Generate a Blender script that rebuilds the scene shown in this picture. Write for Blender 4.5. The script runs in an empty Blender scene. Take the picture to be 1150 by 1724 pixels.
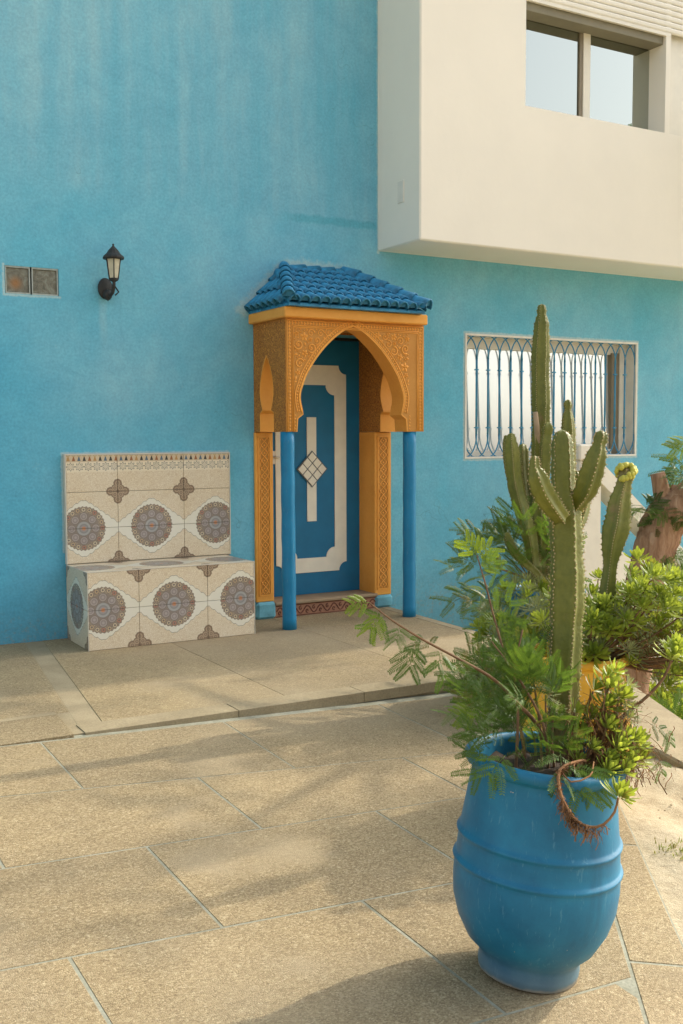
import bpy, math, random
import numpy as np
from mathutils import Vector, Matrix, Euler
from mathutils.geometry import tessellate_polygon
R = math.radians
random.seed(7); rng = np.random.default_rng(7)
scn = bpy.context.scene
COL = scn.collection

# ------------------------------------------------------------------ camera
H = 1.6
yaw, pit, roll = R(30.0), R(4.15), R(-0.2)
fw = Vector((math.sin(yaw)*math.cos(pit), math.cos(yaw)*math.cos(pit), -math.sin(pit)))
rt = Vector((math.cos(yaw), -math.sin(yaw), 0)); up = rt.cross(fw)
rt, up = rt*math.cos(roll)+up*math.sin(roll), -rt*math.sin(roll)+up*math.cos(roll)
cd = bpy.data.cameras.new('camera'); cam = bpy.data.objects.new('camera', cd); COL.objects.link(cam)
cd.sensor_fit = 'VERTICAL'; cd.sensor_height = 36; cd.sensor_width = 24
cd.lens = 1780/1724*36; cd.clip_end = 2000; cd.clip_start = .05
m = Matrix((rt, up, -fw)).transposed().to_4x4(); m.translation = (0, 0, H)
cam.matrix_world = m
scn.camera = cam

# ------------------------------------------------------------------ light
SUN_EL, SUN_AZ = 33.0, 5.0            # azimuth in degrees from +X towards +Y (a little behind the house front)
w = bpy.data.worlds.new('World'); scn.world = w; w.use_nodes = True
nt = w.node_tree; nt.nodes.clear()
wo = nt.nodes.new('ShaderNodeOutputWorld'); bg = nt.nodes.new('ShaderNodeBackground')
sk = nt.nodes.new('ShaderNodeTexSky'); sk.sky_type = 'NISHITA'; sk.sun_disc = False
sk.sun_elevation = R(SUN_EL); sk.sun_rotation = R(90-SUN_AZ)
sk.air_density = 1.0; sk.dust_density = 5.0; sk.ozone_density = .8; sk.altitude = 0
hs = nt.nodes.new('ShaderNodeHueSaturation'); hs.inputs['Saturation'].default_value = .45; hs.inputs['Value'].default_value = 1.1
nt.links.new(sk.outputs[0], hs.inputs['Color']); nt.links.new(hs.outputs[0], bg.inputs['Color'])
bg.inputs['Strength'].default_value = .15
nt.links.new(bg.outputs[0], wo.inputs[0])
sd = bpy.data.lights.new('sun', 'SUN'); sd.energy = 1.55; sd.angle = R(.6); sd.color = (1, .9, .74)
so = bpy.data.objects.new('sun', sd); COL.objects.link(so)
sv = Vector((math.cos(R(SUN_EL))*math.cos(R(SUN_AZ)), math.cos(R(SUN_EL))*math.sin(R(SUN_AZ)), math.sin(R(SUN_EL))))
so.rotation_euler = (-sv).to_track_quat('-Z', 'Y').to_euler(); so.location = (9, 3, 12)
scn.view_settings.view_transform = 'Standard'; scn.view_settings.look = 'None'
scn.view_settings.exposure = 1.07; scn.view_settings.gamma = 1; scn.view_settings.use_curve_mapping = False

# ------------------------------------------------------------------ node helpers
class E:
    def __init__(s, nt, k): s.nt, s.k = nt, k
    def _op(s, op, *a):
        n = s.nt.nodes.new('ShaderNodeMath'); n.operation = op
        for i, x in enumerate((s,)+a):
            if isinstance(x, E):
                if isinstance(x.k, (int, float)): n.inputs[i].default_value = x.k
                else: s.nt.links.new(x.k, n.inputs[i])
            else: n.inputs[i].default_value = x
        return E(s.nt, n.outputs[0])
    def __add__(s, o): return s._op('ADD', o)
    __radd__ = __add__
    def __sub__(s, o): return s._op('SUBTRACT', o)
    def __rsub__(s, o): return E(s.nt, float(o))._op('SUBTRACT', s)
    def __mul__(s, o): return s._op('MULTIPLY', o)
    __rmul__ = __mul__
    def __truediv__(s, o): return s._op('DIVIDE', o)
    def lt(s, o): return s._op('LESS_THAN', o)
    def gt(s, o): return s._op('GREATER_THAN', o)
    def abs(s): return s._op('ABSOLUTE')
    def fract(s): return s._op('FRACT')
    def floor(s): return s._op('FLOOR')
    def sqrt(s): return s._op('SQRT')
    def sin(s): return s._op('SINE')
    def cos(s): return s._op('COSINE')
    def atan2(s, o): return s._op('ARCTAN2', o)
    def pow(s, o): return s._op('POWER', o)
    def min(s, o): return s._op('MINIMUM', o)
    def max(s, o): return s._op('MAXIMUM', o)
    def ss(s, a, b):      # linear step clamped
        n = s.nt.nodes.new('ShaderNodeMapRange'); s.nt.links.new(s.k, n.inputs[0])
        n.inputs[1].default_value = min(a, b); n.inputs[2].default_value = max(a, b); n.interpolation_type = 'SMOOTHSTEP'
        if a > b: n.inputs[3].default_value = 1; n.inputs[4].default_value = 0
        return E(s.nt, n.outputs[0])

class Mat:
    def __init__(s, name, rough=.8):
        s.m = bpy.data.materials.new(name); s.m.use_nodes = True; s.nt = s.m.node_tree
        s.b = s.nt.nodes['Principled BSDF']; s.b.inputs['Roughness'].default_value = rough
        s.out = s.nt.nodes['Material Output']
        if 'Specular IOR Level' in s.b.inputs: s.b.inputs['Specular IOR Level'].default_value = .35
    def n(s, t, **k):
        x = s.nt.nodes.new(t)
        for a, v in k.items(): setattr(x, a, v)
        return x
    def L(s, a, b): s.nt.links.new(a, b)
    def pos(s): return s.n('ShaderNodeNewGeometry').outputs['Position']
    def obj(s): return s.n('ShaderNodeTexCoord').outputs['Object']
    def rnd(s): return s.n('ShaderNodeObjectInfo').outputs['Random']
    def scale(s, vec, sc):
        x = s.n('ShaderNodeMapping'); x.inputs['Scale'].default_value = sc; s.L(vec, x.inputs[0]); return x.outputs[0]
    def xyz(s, vec):
        x = s.n('ShaderNodeSeparateXYZ'); s.L(vec, x.inputs[0]); return [E(s.nt, o) for o in x.outputs]
    def noise(s, vec, sc, det=4, ro=.55, dist=0):
        x = s.n('ShaderNodeTexNoise'); s.L(vec, x.inputs['Vector']); x.inputs['Scale'].default_value = sc
        x.inputs['Detail'].default_value = det; x.inputs['Roughness'].default_value = ro; x.inputs['Distortion'].default_value = dist
        return E(s.nt, x.outputs[0])
    def vor(s, vec, sc, feat='F1', rand=1):
        x = s.n('ShaderNodeTexVoronoi', feature=feat); s.L(vec, x.inputs['Vector']); x.inputs['Scale'].default_value = sc
        x.inputs['Randomness'].default_value = rand
        return E(s.nt, x.outputs['Distance']), x.outputs.get('Color')
    def ramp(s, f, stops):
        x = s.n('ShaderNodeValToRGB'); s.L(f.k if isinstance(f, E) else f, x.inputs[0])
        e = x.color_ramp.elements
        while len(e) < len(stops): e.new(.5)
        for i, (p, c) in enumerate(stops): e[i].position = p; e[i].color = (*c, 1)
        return x.outputs[0]
    def mix(s, f, a, b, mode='MIX'):
        x = s.n('ShaderNodeMix', data_type='RGBA', blend_type=mode)
        for i, v in ((0, f), (6, a), (7, b)):
            if isinstance(v, E): v = v.k
            if isinstance(v, (int, float)): x.inputs[i].default_value = v
            elif isinstance(v, tuple): x.inputs[i].default_value = (*v, 1)
            else: s.L(v, x.inputs[i])
        return x.outputs[2]
    def col(s, c):
        if isinstance(c, tuple): s.b.inputs['Base Color'].default_value = (*c, 1)
        else: s.L(c, s.b.inputs['Base Color'])
        return s
    def bump(s, h, st=.3, dist=.01):
        x = s.n('ShaderNodeBump'); x.inputs['Strength'].default_value = st; x.inputs['Distance'].default_value = dist
        s.L(h.k if isinstance(h, E) else h, x.inputs['Height']); s.L(x.outputs[0], s.b.inputs['Normal']); return s
    def rough(s, f, a, b):
        x = s.n('ShaderNodeMapRange'); s.L(f.k, x.inputs[0]); x.inputs[3].default_value = a; x.inputs[4].default_value = b
        s.L(x.outputs[0], s.b.inputs['Roughness']); return s

def plain(name, c, rough=.7, var=.12, sc=14, bump=.15, metal=0):
    M_ = Mat(name, rough); v = M_.obj(); f = M_.noise(v, sc, 5)
    lo = tuple(x*(1-var) for x in c); hi = tuple(min(1, x*(1+var)) for x in c)
    M_.col(M_.ramp(f, [(.3, lo), (.7, hi)])); M_.b.inputs['Metallic'].default_value = metal
    if bump: M_.bump(M_.noise(v, sc*9, 3), bump, .003)
    M_.rough(f, max(.05, rough-.08), min(1, rough+.08))
    return M_.m

def make_blue_wall():
    M_ = Mat('blue_plaster', .85); p = M_.pos(); x, y, z = M_.xyz(p)
    streak = M_.noise(M_.scale(p, (5, 5, .5)), 1.0, 6, .6)
    cloud = M_.noise(p, 1.1, 6, .6); fine = M_.noise(p, 55, 4, .7)
    low = M_.ramp(cloud*.7+M_.noise(M_.scale(p, (1.5, 1, .8)), 2.2, 4)*.3, [(.32, (.105, .41, .54)), (.5, (.16, .45, .565)), (.7, (.235, .50, .585))])
    hi = M_.ramp(streak*.65+cloud*.35, [(.34, (.115, .405, .525)), (.5, (.17, .44, .55)), (.68, (.265, .50, .565))])
    edge = z*1.0+(M_.noise(p, 1.6, 5)-.5)*.22+(x-3.3)*.02
    c = M_.mix(edge.ss(3.30, 3.48)*.9, low, hi)
    # bluer, darker colour low on the left of the wall
    lf = ((x*-1.0+2.6).ss(-.2, 1.4))*((z*-1.0+3.35).ss(0, 1.3))
    c = M_.mix(lf*.7, c, (.06, .37, .53))
    # brush stroke of fresh paint near the upper storey
    bs = ((z-3.37+(M_.noise(p, 9, 3)-.5)*.05).abs()*-1.0+.05).ss(0, .035)*((x-3.85).ss(0, .3))*((x*-1.0+4.86).ss(0, .05))
    c = M_.mix(bs*.6, c, (.07, .36, .45))
    # pale skim left where trim meets the wall
    def segd(a, b):
        dx, dz = b[0]-a[0], b[1]-a[1]; L2 = dx*dx+dz*dz
        t = (((x-a[0])*dx+(z-a[1])*dz)/L2).max(0.0).min(1.0)
        ex = x-(t*dx+a[0]); ez = z-(t*dz+a[1]); return (ex*ex+ez*ez).sqrt()
    roofl = [(3.57, 2.60), (3.93, 2.955), (4.10, 2.985), (4.52, 2.965), (4.74, 2.80)]
    dr = None
    for a_, b_ in zip(roofl[:-1], roofl[1:]): dr = segd(a_, b_) if dr is None else dr.min(segd(a_, b_))
    ds = segd((2.113, .75), (2.113, 1.468)).min(segd((2.113, 1.470), (3.435, 1.470)))
    wl_ = [(5.765, 1.375), (5.765, 2.52), (7.915, 2.52), (7.915, 1.375), (5.765, 1.375)]
    for a_, b_ in zip(wl_[:-1], wl_[1:]): ds = ds.min(segd(a_, b_))
    gl_ = [(1.725, 2.605), (1.725, 2.82), (2.125, 2.82), (2.125, 2.605), (1.725, 2.605)]
    ds = ds.min(segd(gl_[0], gl_[1])+.004).min(segd(gl_[3], gl_[0])+.004)
    ds = ds.min(segd((4.85, 3.15), (4.85, 7.0)))
    rag = (M_.noise(p, 26, 5, .7)-.5)
    c = M_.mix((dr+rag*.13).ss(.075, .02)*.65, c, (.42, .56, .53))
    c = M_.mix((ds+rag*.03).ss(.018, .005)*.6, c, (.50, .60, .55))
    # scuffs and dry plaster flecks
    fl = M_.noise(p, 7, 8, .72).ss(.66, .78)
    c = M_.mix(fl*.22, c, (.42, .55, .52))
    grime = (z*-1.0+.62+(M_.noise(p, 5, 4)-.5)*.5).ss(0, .6)
    c = M_.mix(grime*.35, c, (.10, .27, .33))
    run = ((x-2.44+(M_.noise(p, 3, 3)-.5)*.04).abs()*-1.0+.045).ss(0, .04)*((z*-1.0+2.66).ss(0, .1))*((z-2.15).ss(0, .35))
    c = M_.mix(run*.3, c, (.33, .52, .54))
    # trowel sweeps, hairline cracks and mud splashed along the foot of the wall
    sweep = M_.noise(M_.scale(p, (1, 1, 1)), 2.6, 3, .5, 3.0)
    c = M_.mix(.28, c, M_.ramp(sweep, [(.3, (.40, .41, .42)), (.7, (.60, .60, .59))]), 'OVERLAY')
    wx = M_.n('ShaderNodeVectorMath', operation='ADD'); M_.L(p, wx.inputs[0]); nv = M_.n('ShaderNodeTexNoise'); M_.L(p, nv.inputs['Vector']); nv.inputs['Scale'].default_value = 3; M_.L(nv.outputs['Color'], wx.inputs[1])
    cr_, _ = M_.vor(wx.outputs[0], .9, 'DISTANCE_TO_EDGE')
    c = M_.mix(cr_.lt(.0022)*M_.noise(p, .7, 2).ss(.52, .6)*.45, c, (.09, .22, .27))
    spl = M_.noise(p, 30, 4, .75).ss(.50, .66)*((z*-1.0+.42).ss(0, .36))
    c = M_.mix(spl*.5, c, (.30, .27, .19))
    chips = M_.noise(p, 17, 6, .7).ss(.725, .75)*((z*-1.0+1.0).ss(0, .8))
    c = M_.mix(chips*.8, c, (.55, .58, .52))
    c = M_.mix(.35, c, M_.ramp(fine, [(.25, (.28, .28, .28)), (.75, (.74, .74, .74))]), 'OVERLAY')
    M_.col(c); M_.bump(M_.noise(p, 22, 6, .65)+M_.noise(p, 3.0, 3)*1.2, .28, .008)
    return M_.m

def make_aggregate():
    M_ = Mat('exposed_aggregate', .85); p = M_.pos()
    d, c = M_.vor(p, 210); d2, c2 = M_.vor(p, 105)
    g = M_.xyz(c)[0]; g2 = M_.xyz(c2)[0]
    base = M_.ramp(g, [(0, (.14, .10, .05)), (.3, (.235, .175, .092)), (.62, (.32, .245, .135)), (.88, (.42, .34, .20)), (1, (.56, .47, .30))])
    big = M_.ramp(g2, [(0, (.21, .155, .08)), (.5, (.31, .24, .13)), (.93, (.36, .28, .16)), (1, (.56, .47, .31))])
    c = M_.mix(.4, base, big)
    st = M_.noise(p, 1.3, 6, .6); st2 = M_.noise(p, 6, 5, .65)
    c = M_.mix(.55, c, M_.ramp(st*.6+st2*.4, [(.33, (.36, .355, .35)), (.68, (.66, .65, .62))]), 'OVERLAY')
    rr = M_.rnd(); c = M_.mix(.4, c, M_.ramp(rr, [(0, (.42, .42, .42)), (1, (.6, .59, .57))]), 'OVERLAY')
    # cement smeared over the stones in places
    sm = M_.noise(p, .9, 5, .6).ss(.56, .68)
    c = M_.mix(sm*.55, c, (.35, .28, .17))
    wet = M_.noise(p, 2.4, 6, .7).ss(.60, .74); c = M_.mix(wet*.4, c, (.19, .14, .08))
    dst = M_.noise(p, .45, 4, .6).ss(.45, .62); c = M_.mix(dst*.28, c, (.40, .33, .22))
    M_.col(c); M_.bump(d*-1.0+st2*.5, .5, .004)
    return M_.m

def make_cement(name, c0, c1):
    M_ = Mat(name, .9); p = M_.pos()
    f = M_.noise(p, 5, 7, .65); g = M_.noise(p, 90, 3, .6)
    c = M_.mix(.4, M_.ramp(f, [(.3, c0), (.7, c1)]), M_.ramp(g, [(.3, (.3, .3, .3)), (.7, (.7, .7, .7))]), 'OVERLAY')
    M_.col(c); M_.bump(g+f, .3, .004); return M_.m

def make_sand():
    M_ = Mat('sand', .95); p = M_.pos()
    f = M_.noise(p, 2.2, 7, .62); g = M_.noise(p, 160, 3, .7); h = M_.noise(p, 22, 6, .65)
    c = M_.ramp(f*.5+h*.5, [(.3, (.36, .29, .18)), (.52, (.46, .39, .26)), (.72, (.55, .48, .34))])
    c = M_.mix(.5, c, M_.ramp(g, [(.25, (.25, .25, .25)), (.75, (.72, .72, .72))]), 'OVERLAY')
    M_.col(c); M_.bump(h+g*.4+f, .6, .02); return M_.m

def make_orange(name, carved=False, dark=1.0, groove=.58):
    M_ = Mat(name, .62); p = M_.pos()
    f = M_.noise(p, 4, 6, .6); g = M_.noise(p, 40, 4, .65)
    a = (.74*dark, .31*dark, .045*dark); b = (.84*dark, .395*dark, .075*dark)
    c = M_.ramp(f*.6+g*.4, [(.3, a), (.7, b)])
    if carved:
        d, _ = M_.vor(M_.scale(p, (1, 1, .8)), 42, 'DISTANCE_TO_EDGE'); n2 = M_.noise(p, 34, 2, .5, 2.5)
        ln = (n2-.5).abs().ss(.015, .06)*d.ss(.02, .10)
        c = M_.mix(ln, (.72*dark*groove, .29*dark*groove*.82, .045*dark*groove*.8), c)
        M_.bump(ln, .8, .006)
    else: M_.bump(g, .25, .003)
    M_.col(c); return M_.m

def make_leaf(name, dark, light, trans=.4, rough=.45):
    M_ = Mat(name, rough); p = M_.pos(); r = E(M_.nt, M_.rnd())
    f = M_.noise(p, 25, 3); t = r*.65+f*.35
    c = M_.ramp(t, [(.15, (.24, .15, .05)), (.21, dark), (.8, light)])
    M_.col(c)
    tr = M_.n('ShaderNodeBsdfTranslucent')
    tc = M_.mix(.5, c, (light[0]*1.5, light[1]*1.35, light[2]*.5)); M_.L(tc, tr.inputs[0])
    mx = M_.n('ShaderNodeMixShader'); mx.inputs[0].default_value = trans
    M_.L(M_.b.outputs[0], mx.inputs[1]); M_.L(tr.outputs[0], mx.inputs[2]); M_.L(mx.outputs[0], M_.out.inputs[0])
    return M_.m

def make_tile_print(name, border=False):
    """Printed wall tile: medallion in the middle of each cell, quatrefoils at the corners. UV is metres."""
    M_ = Mat(name, .28); uvn = M_.n('ShaderNodeUVMap').outputs[0]
    u, v, _ = M_.xyz(uvn)
    CW, CH = .527, .54
    p = ((u/CW).fract()-.5)*CW; q = ((v/CH).fract()-.5)*CH
    r = (p*p+q*q).sqrt(); th = q.atan2(p)
    cream = (.78, .68, .50); white = (.78, .74, .60)
    vd, vc = M_.vor(uvn, 62, 'DISTANCE_TO_EDGE'); vd1, _ = M_.vor(uvn, 62)
    lace = vd.ss(.04, .12)*((vd1-.28).abs().ss(.03, .09))
    c = M_.mix(lace, (.64, .51, .33), cream); c = M_.mix(.15, c, cream)
    # pale field round the medallion, drawn with a scalloped hexagon outline
    ap = p.abs(); aq = q.abs()
    scal = (ap*75.0).sin().abs()*.010
    lim = (ap*-1.0+.262).max(.0001)*.72+.030+scal-(ap*-1.0+.05).max(0.0)*.25
    dd = aq-lim
    c = M_.mix(dd.lt(0.0), c, white)
    c = M_.mix((dd.abs()).lt(.0017), c, (.27, .24, .19))
    # medallion
    def rep(n, Rr, off=0.0):
        a = ((th*(n/(2*math.pi))+(.5+off)).fract()-.5)*(2*math.pi/n)
        lx = r*a.cos()-Rr; ly = r*a.sin()
        return (lx*lx+ly*ly).sqrt(), ((th*(n/(2*math.pi))+(.5+off)).floor())
    Rm = .163
    edge = r-(th*36.0).sin()*.0035
    inm = edge.lt(Rm)
    vfd, _ = M_.vor(uvn, 120)
    mc = M_.mix(vfd.gt(.33), (.46, .38, .25), (.22, .165, .12))
    c_ring = M_.mix(r.gt(.118), (.20, .155, .13), mc)
    d1, id1 = rep(20, .141)
    odd = ((id1*.381).fract())
    ring1 = M_.mix(odd, (.42, .25, .10), (.60, .52, .36))
    ring1 = M_.mix(odd.lt(.25), ring1, (.40, .15, .09))
    c_ring = M_.mix(d1.lt(.0185), c_ring, (.10, .07, .06))
    c_ring = M_.mix(d1.lt(.0150), c_ring, ring1)
    c_ring = M_.mix(d1.lt(.0075), c_ring, (.11, .085, .08))
    d2, _i = rep(8, .090)
    c_ring = M_.mix(d2.lt(.031), c_ring, (.10, .08, .085))
    c_ring = M_.mix(d2.lt(.0275), c_ring, (.33, .29, .27))
    c_ring = M_.mix(d2.lt(.019), c_ring, (.23, .195, .20))
    c_ring = M_.mix(d2.lt(.010), c_ring, (.36, .31, .29))
    c_ring = M_.mix((r+(th*24.0).sin()*.002).lt(.055), c_ring, (.14, .13, .14))
    c_ring = M_.mix(r.lt(.051), c_ring, (.33, .345, .34))
    c_ring = M_.mix(r.lt(.036), c_ring, (.20, .21, .225))
    c_ring = M_.mix(r.lt(.025), c_ring, (.30, .255, .25))
    c_ring = M_.mix(r.lt(.014), c_ring, (.55, .19, .06))
    c_ring = M_.mix(.20, c_ring, (.60, .52, .40))
    if border:
        inm = inm*0.0
        c = M_.mix(lace, (.64, .51, .33), cream); c = M_.mix(.15, c, cream)
    c = M_.mix(inm, c, c_ring)
    # quatrefoil at the cell corners
    a2 = ap*-1.0+CW/2; b2 = aq*-1.0+CH/2
    def dist(x0, y0):
        dx = a2-x0; dy = b2-y0; return (dx*dx+dy*dy).sqrt()
    fx = dist(.056, 0.0).min(dist(0.0, .060)); fc = dist(.022, .024)
    qf = (fx-.033).min(fc-.028).min(dist(0.0, 0.0)-.04)
    qn = qf+(th*90.0).sin()*.001
    c = M_.mix(qn.lt(.0), c, (.26, .185, .12))
    ringq = fx.min(fc)
    c = M_.mix((ringq-.016).abs().lt(.004), c, (.44, .33, .22)); c = M_.mix(ringq.lt(.006), c, (.40, .30, .20))
    if border:
        zz = v*1.0                                  # v carries height above the top row's bottom edge + offset
        zl = v-CH                           # 0 at the joint below the top row
        # star row
        P = .066; su = ((u/P).fract()-.5)*P; sv_ = zl-.188
        sr = (su*su+sv_*sv_).sqrt(); sa = sv_.atan2(su)
        star = sr-(sa*8.0).cos()*.006
        inrow = (sv_.abs()).lt(.032)
        c = M_.mix(zl.gt(.148), c, cream)
        c = M_.mix(((star-.0235).abs().lt(.0035))*inrow, c, (.28, .26, .20))
        c = M_.mix(((star-.008).abs().lt(.002))*inrow, c, (.30, .28, .22))
        c = M_.mix((sv_.abs()).lt(.003)*((su.abs()).gt(.026)), c, (.28, .26, .20))
        # frieze of little arrowheads
        P2 = .040; fu = ((u/P2).fract()-.5)*P2; k = ((u/P2).floor()*.377).fract()
        fh = zl-.226
        tri = (fu.abs()).lt(fh*-.30+.014)*(fh.gt(.004))*(fh.lt(.047))
        fc_ = M_.mix(k.gt(.3), (.055, .05, .045), (.33, .13, .05)); fc_ = M_.mix(k.gt(.55), fc_, (.10, .15, .20)); fc_ = M_.mix(k.gt(.8), fc_, (.48, .27, .10))
        c = M_.mix(fh.gt(-.004)*(fh.lt(.056)), c, (.62, .50, .33))
        c = M_.mix(tri, c, fc_)
        ring = ((fu*fu+(fh-.047)*(fh-.047)).sqrt()-.010).abs().lt(.003)*(fh.lt(.06))
        c = M_.mix(ring, c, (.50, .38, .20))
    n_ = M_.noise(M_.pos(), 5, 5)
    rv = M_.rnd(); c = M_.mix(.3, c, M_.ramp(rv, [(0, (.44, .44, .43)), (1, (.56, .56, .56))]), 'OVERLAY')
    c = M_.mix(.3, c, M_.ramp(n_, [(.3, (.4, .39, .37)), (.7, (.6, .6, .6))]), 'OVERLAY')
    M_.col(c); M_.rough(n_, .24, .42)
    return M_.m

def make_pot(name, a, b, rough=.40, chip=(.45, .40, .33)):
    M_ = Mat(name, rough); p = M_.obj(); f = M_.noise(p, 6, 6, .6); g = M_.noise(p, 60, 4, .65); x, y, z = M_.xyz(p)
    c = M_.ramp(f, [(.3, a), (.7, b)])
    wear = M_.noise(p, 14, 8, .7).ss(.70, .76)
    c = M_.mix(wear*.35, c, tuple(min(1, v*1.9+.03) for v in b))
    scr = M_.noise(M_.scale(p, (3, 3, .6)), 22, 5, .7).ss(.58, .68); c = M_.mix(scr*.35, c, (.13, .32, .42))
    drip = M_.noise(M_.scale(p, (9, 9, .7)), 1.6, 4, .6).ss(.55, .75); c = M_.mix(drip*.25, c, tuple(v*.55 for v in a))
    chp = M_.noise(p, 38, 4, .6).ss(.74, .755); c = M_.mix(chp*.8, c, chip)
    foot = (z*-1.0+.018+(M_.noise(p, 16, 4)-.5)*.03).ss(0, .012)
    c = M_.mix(foot*.75, c, chip)
    dust = (z*-1.0+.13+(f-.5)*.14).ss(0, .13); c = M_.mix(dust*.42, c, (.26, .23, .16))
    M_.col(c); M_.rough(f, rough-.06, rough+.16); M_.bump(g*.4+f, .22, .005)
    return M_.m

def make_glass_mirror():
    M_ = Mat('reflective_glass', .02); M_.b.inputs['Metallic'].default_value = 1.0; M_.col((.43, .46, .42))
    p = M_.pos(); M_.bump(M_.noise(p, 1.4, 2), .015, .02); return M_.m

def make_sky_glass():
    # reflecting pane, the bright sky it mirrors partly painted in as white
    M_ = Mat('painted_sky_glass', .04); M_.b.inputs['Metallic'].default_value = .66; M_.col((.93, .93, .87))
    return M_.m

def make_cactus():
    M_ = Mat('cactus_skin', .5); p = M_.obj(); f = M_.noise(p, 5, 5); g = M_.noise(p, 45, 4)
    c = M_.ramp(f*.6+g*.4, [(.3, (.095, .11, .016)), (.55, (.165, .17, .026)), (.75, (.25, .235, .045))])
    sc = M_.noise(p, 9, 6, .7).ss(.64, .74); c = M_.mix(sc*.45, c, (.24, .17, .08))
    sc2 = M_.noise(p, 3.2, 5, .7).ss(.60, .70); c = M_.mix(sc2*.55, c, (.27, .17, .075))
    cork = (M_.xyz(p)[2]*-1.0+.85+(g-.5)*.3).ss(0, .16); c = M_.mix(cork*.45, c, (.25, .19, .10))
    M_.col(c); M_.bump(g+M_.noise(p, 120, 2), .35, .004); return M_.m

def make_bark():
    M_ = Mat('bark', .9); p = M_.obj(); f = M_.noise(M_.scale(p, (1, 1, .25)), 28, 6, .65, .6)
    M_.col(M_.ramp(f, [(.3, (.20, .10, .05)), (.55, (.38, .22, .125)), (.8, (.52, .35, .22))])); M_.bump(f, .7, .02); return M_.m

MT = {}
MT['wall'] = make_blue_wall(); MT['agg'] = make_aggregate()
MT['cement'] = make_cement('cement_strip', (.27, .215, .125), (.38, .31, .19))
MT['riser'] = make_cement('cement_riser', (.20, .135, .07), (.30, .21, .12))
MT['grout'] = make_cement('grout', (.21, .205, .14), (.36, .36, .28))
MT['sand'] = make_sand()
MT['cream'] = plain('cream_plaster', (.83, .785, .665), .85, .022, 2, .25)
MT['cream_low'] = plain('cream_lining', (.74, .70, .60), .85, .08, 8, .2)
MT['shutter'] = plain('shutter_cream', (.76, .72, .60), .5, .05, 6, .1)
MT['frame_metal'] = plain('window_frame_metal', (.76, .71, .58), .4, .05, 6, .05)
MT['shutter_reflection'] = plain('dark_shutter_reflection', (.23, .21, .145), .6, .08, 8, .1); MT['frame_dark'] = plain('dark_window_stile', (.22, .18, .115), .5, .1, 8, .05)
MT['glass'] = make_glass_mirror()
MT['sky_glass'] = make_sky_glass()
MT['block_mortar'] = plain('block_mortar', (.36, .40, .36), .9, .2, 30, .2)
MT['iron_blue'] = plain('blue_iron', (.05, .25, .40), .5, .15, 20, .1)
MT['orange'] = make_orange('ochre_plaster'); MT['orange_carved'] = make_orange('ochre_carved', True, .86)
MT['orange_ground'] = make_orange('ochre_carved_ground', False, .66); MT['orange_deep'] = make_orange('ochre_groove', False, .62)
MT['roof_blue'] = plain('blue_glazed_tile', (.026, .19, .33), .5, .5, 12, .2)
MT['pole_blue'] = make_pot('blue_gloss_pole', (.009, .18, .34), (.014, .23, .42), .36, (.02, .2, .3))
MT['door_blue'] = plain('blue_door_paint', (.011, .165, .31), .45, .12, 5, .08)
MT['door_cream'] = plain('cream_door_trim', (.84, .79, .63), .5, .05, 8, .05)
MT['door_line'] = plain('grey_lattice_line', (.13, .14, .13), .5)
MT['stone'] = plain('sill_stone', (.34, .25, .15), .7, .15, 9, .2)
MT['terracotta'] = plain('terracotta_riser', (.40, .20, .115), .75, .15, 10, .15)
MT['terra_dark'] = plain('terracotta_scroll', (.17, .065, .04), .75, .15, 10, .1)
MT['plinth_blue'] = plain('blue_plinth', (.15, .40, .48), .85, .3, 9, .5)
MT['patch'] = plain('bare_plaster_patch', (.36, .47, .45), .9, .25, 14, .5)
MT['tile'] = make_tile_print('patterned_tile'); MT['tile_border'] = make_tile_print('patterned_border_tile', True)
MT['tile_edge'] = plain('tile_edge_strip', (.68, .62, .50), .35, .06)
MT['tile_grout'] = plain('tile_grout', (.40, .34, .25), .9)
MT['lamp_black'] = plain('weathered_black_metal', (.030, .031, .028), .55, .3, 25, .3)
MT['lamp_glass'] = plain('frosted_lamp_glass', (.50, .47, .34), .3, .15, 30, .05)
MT['block_glass'] = None
MT['pot_blue'] = make_pot('blue_glazed_pot', (.006, .11, .21), (.018, .205, .34))
MT['pot_yellow'] = make_pot('yellow_painted_pot', (.66, .33, .02), (.78, .42, .035), .45)
MT['soil'] = plain('potting_soil', (.05, .035, .022), .95, .4, 30, .8)
MT['cactus'] = make_cactus()
MT['spine'] = plain('cactus_areole', (.50, .38, .19), .8)
MT['bud'] = plain('cactus_bud', (.50, .46, .07), .6)
MT['feather'] = make_leaf('feathery_leaf', (.05, .10, .018), (.13, .225, .035), .42)
MT['feather_young'] = make_leaf('young_feathery_leaf', (.16, .25, .02), (.28, .38, .035), .5)
MT['succ'] = make_leaf('fleshy_leaf', (.15, .22, .03), (.38, .46, .08), .45, .4)
MT['silver'] = make_leaf('silvery_leaf', (.16, .20, .08), (.30, .33, .15), .3, .6)
MT['twig'] = plain('brown_twig', (.19, .105, .05), .8, .3, 30, .2)
MT['dry'] = plain('dry_brown_fibre', (.27, .135, .055), .9, .4, 20, 0)
MT['bark'] = make_bark(); MT['wood_cut'] = plain('cut_wood', (.42, .30, .18), .9)
MT['flower'] = plain('mauve_flower', (.30, .22, .32), .7)
MT['white_wall'] = plain('white_stair_plaster', (.78, .73, .60), .85, .08, 5, .25)

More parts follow.
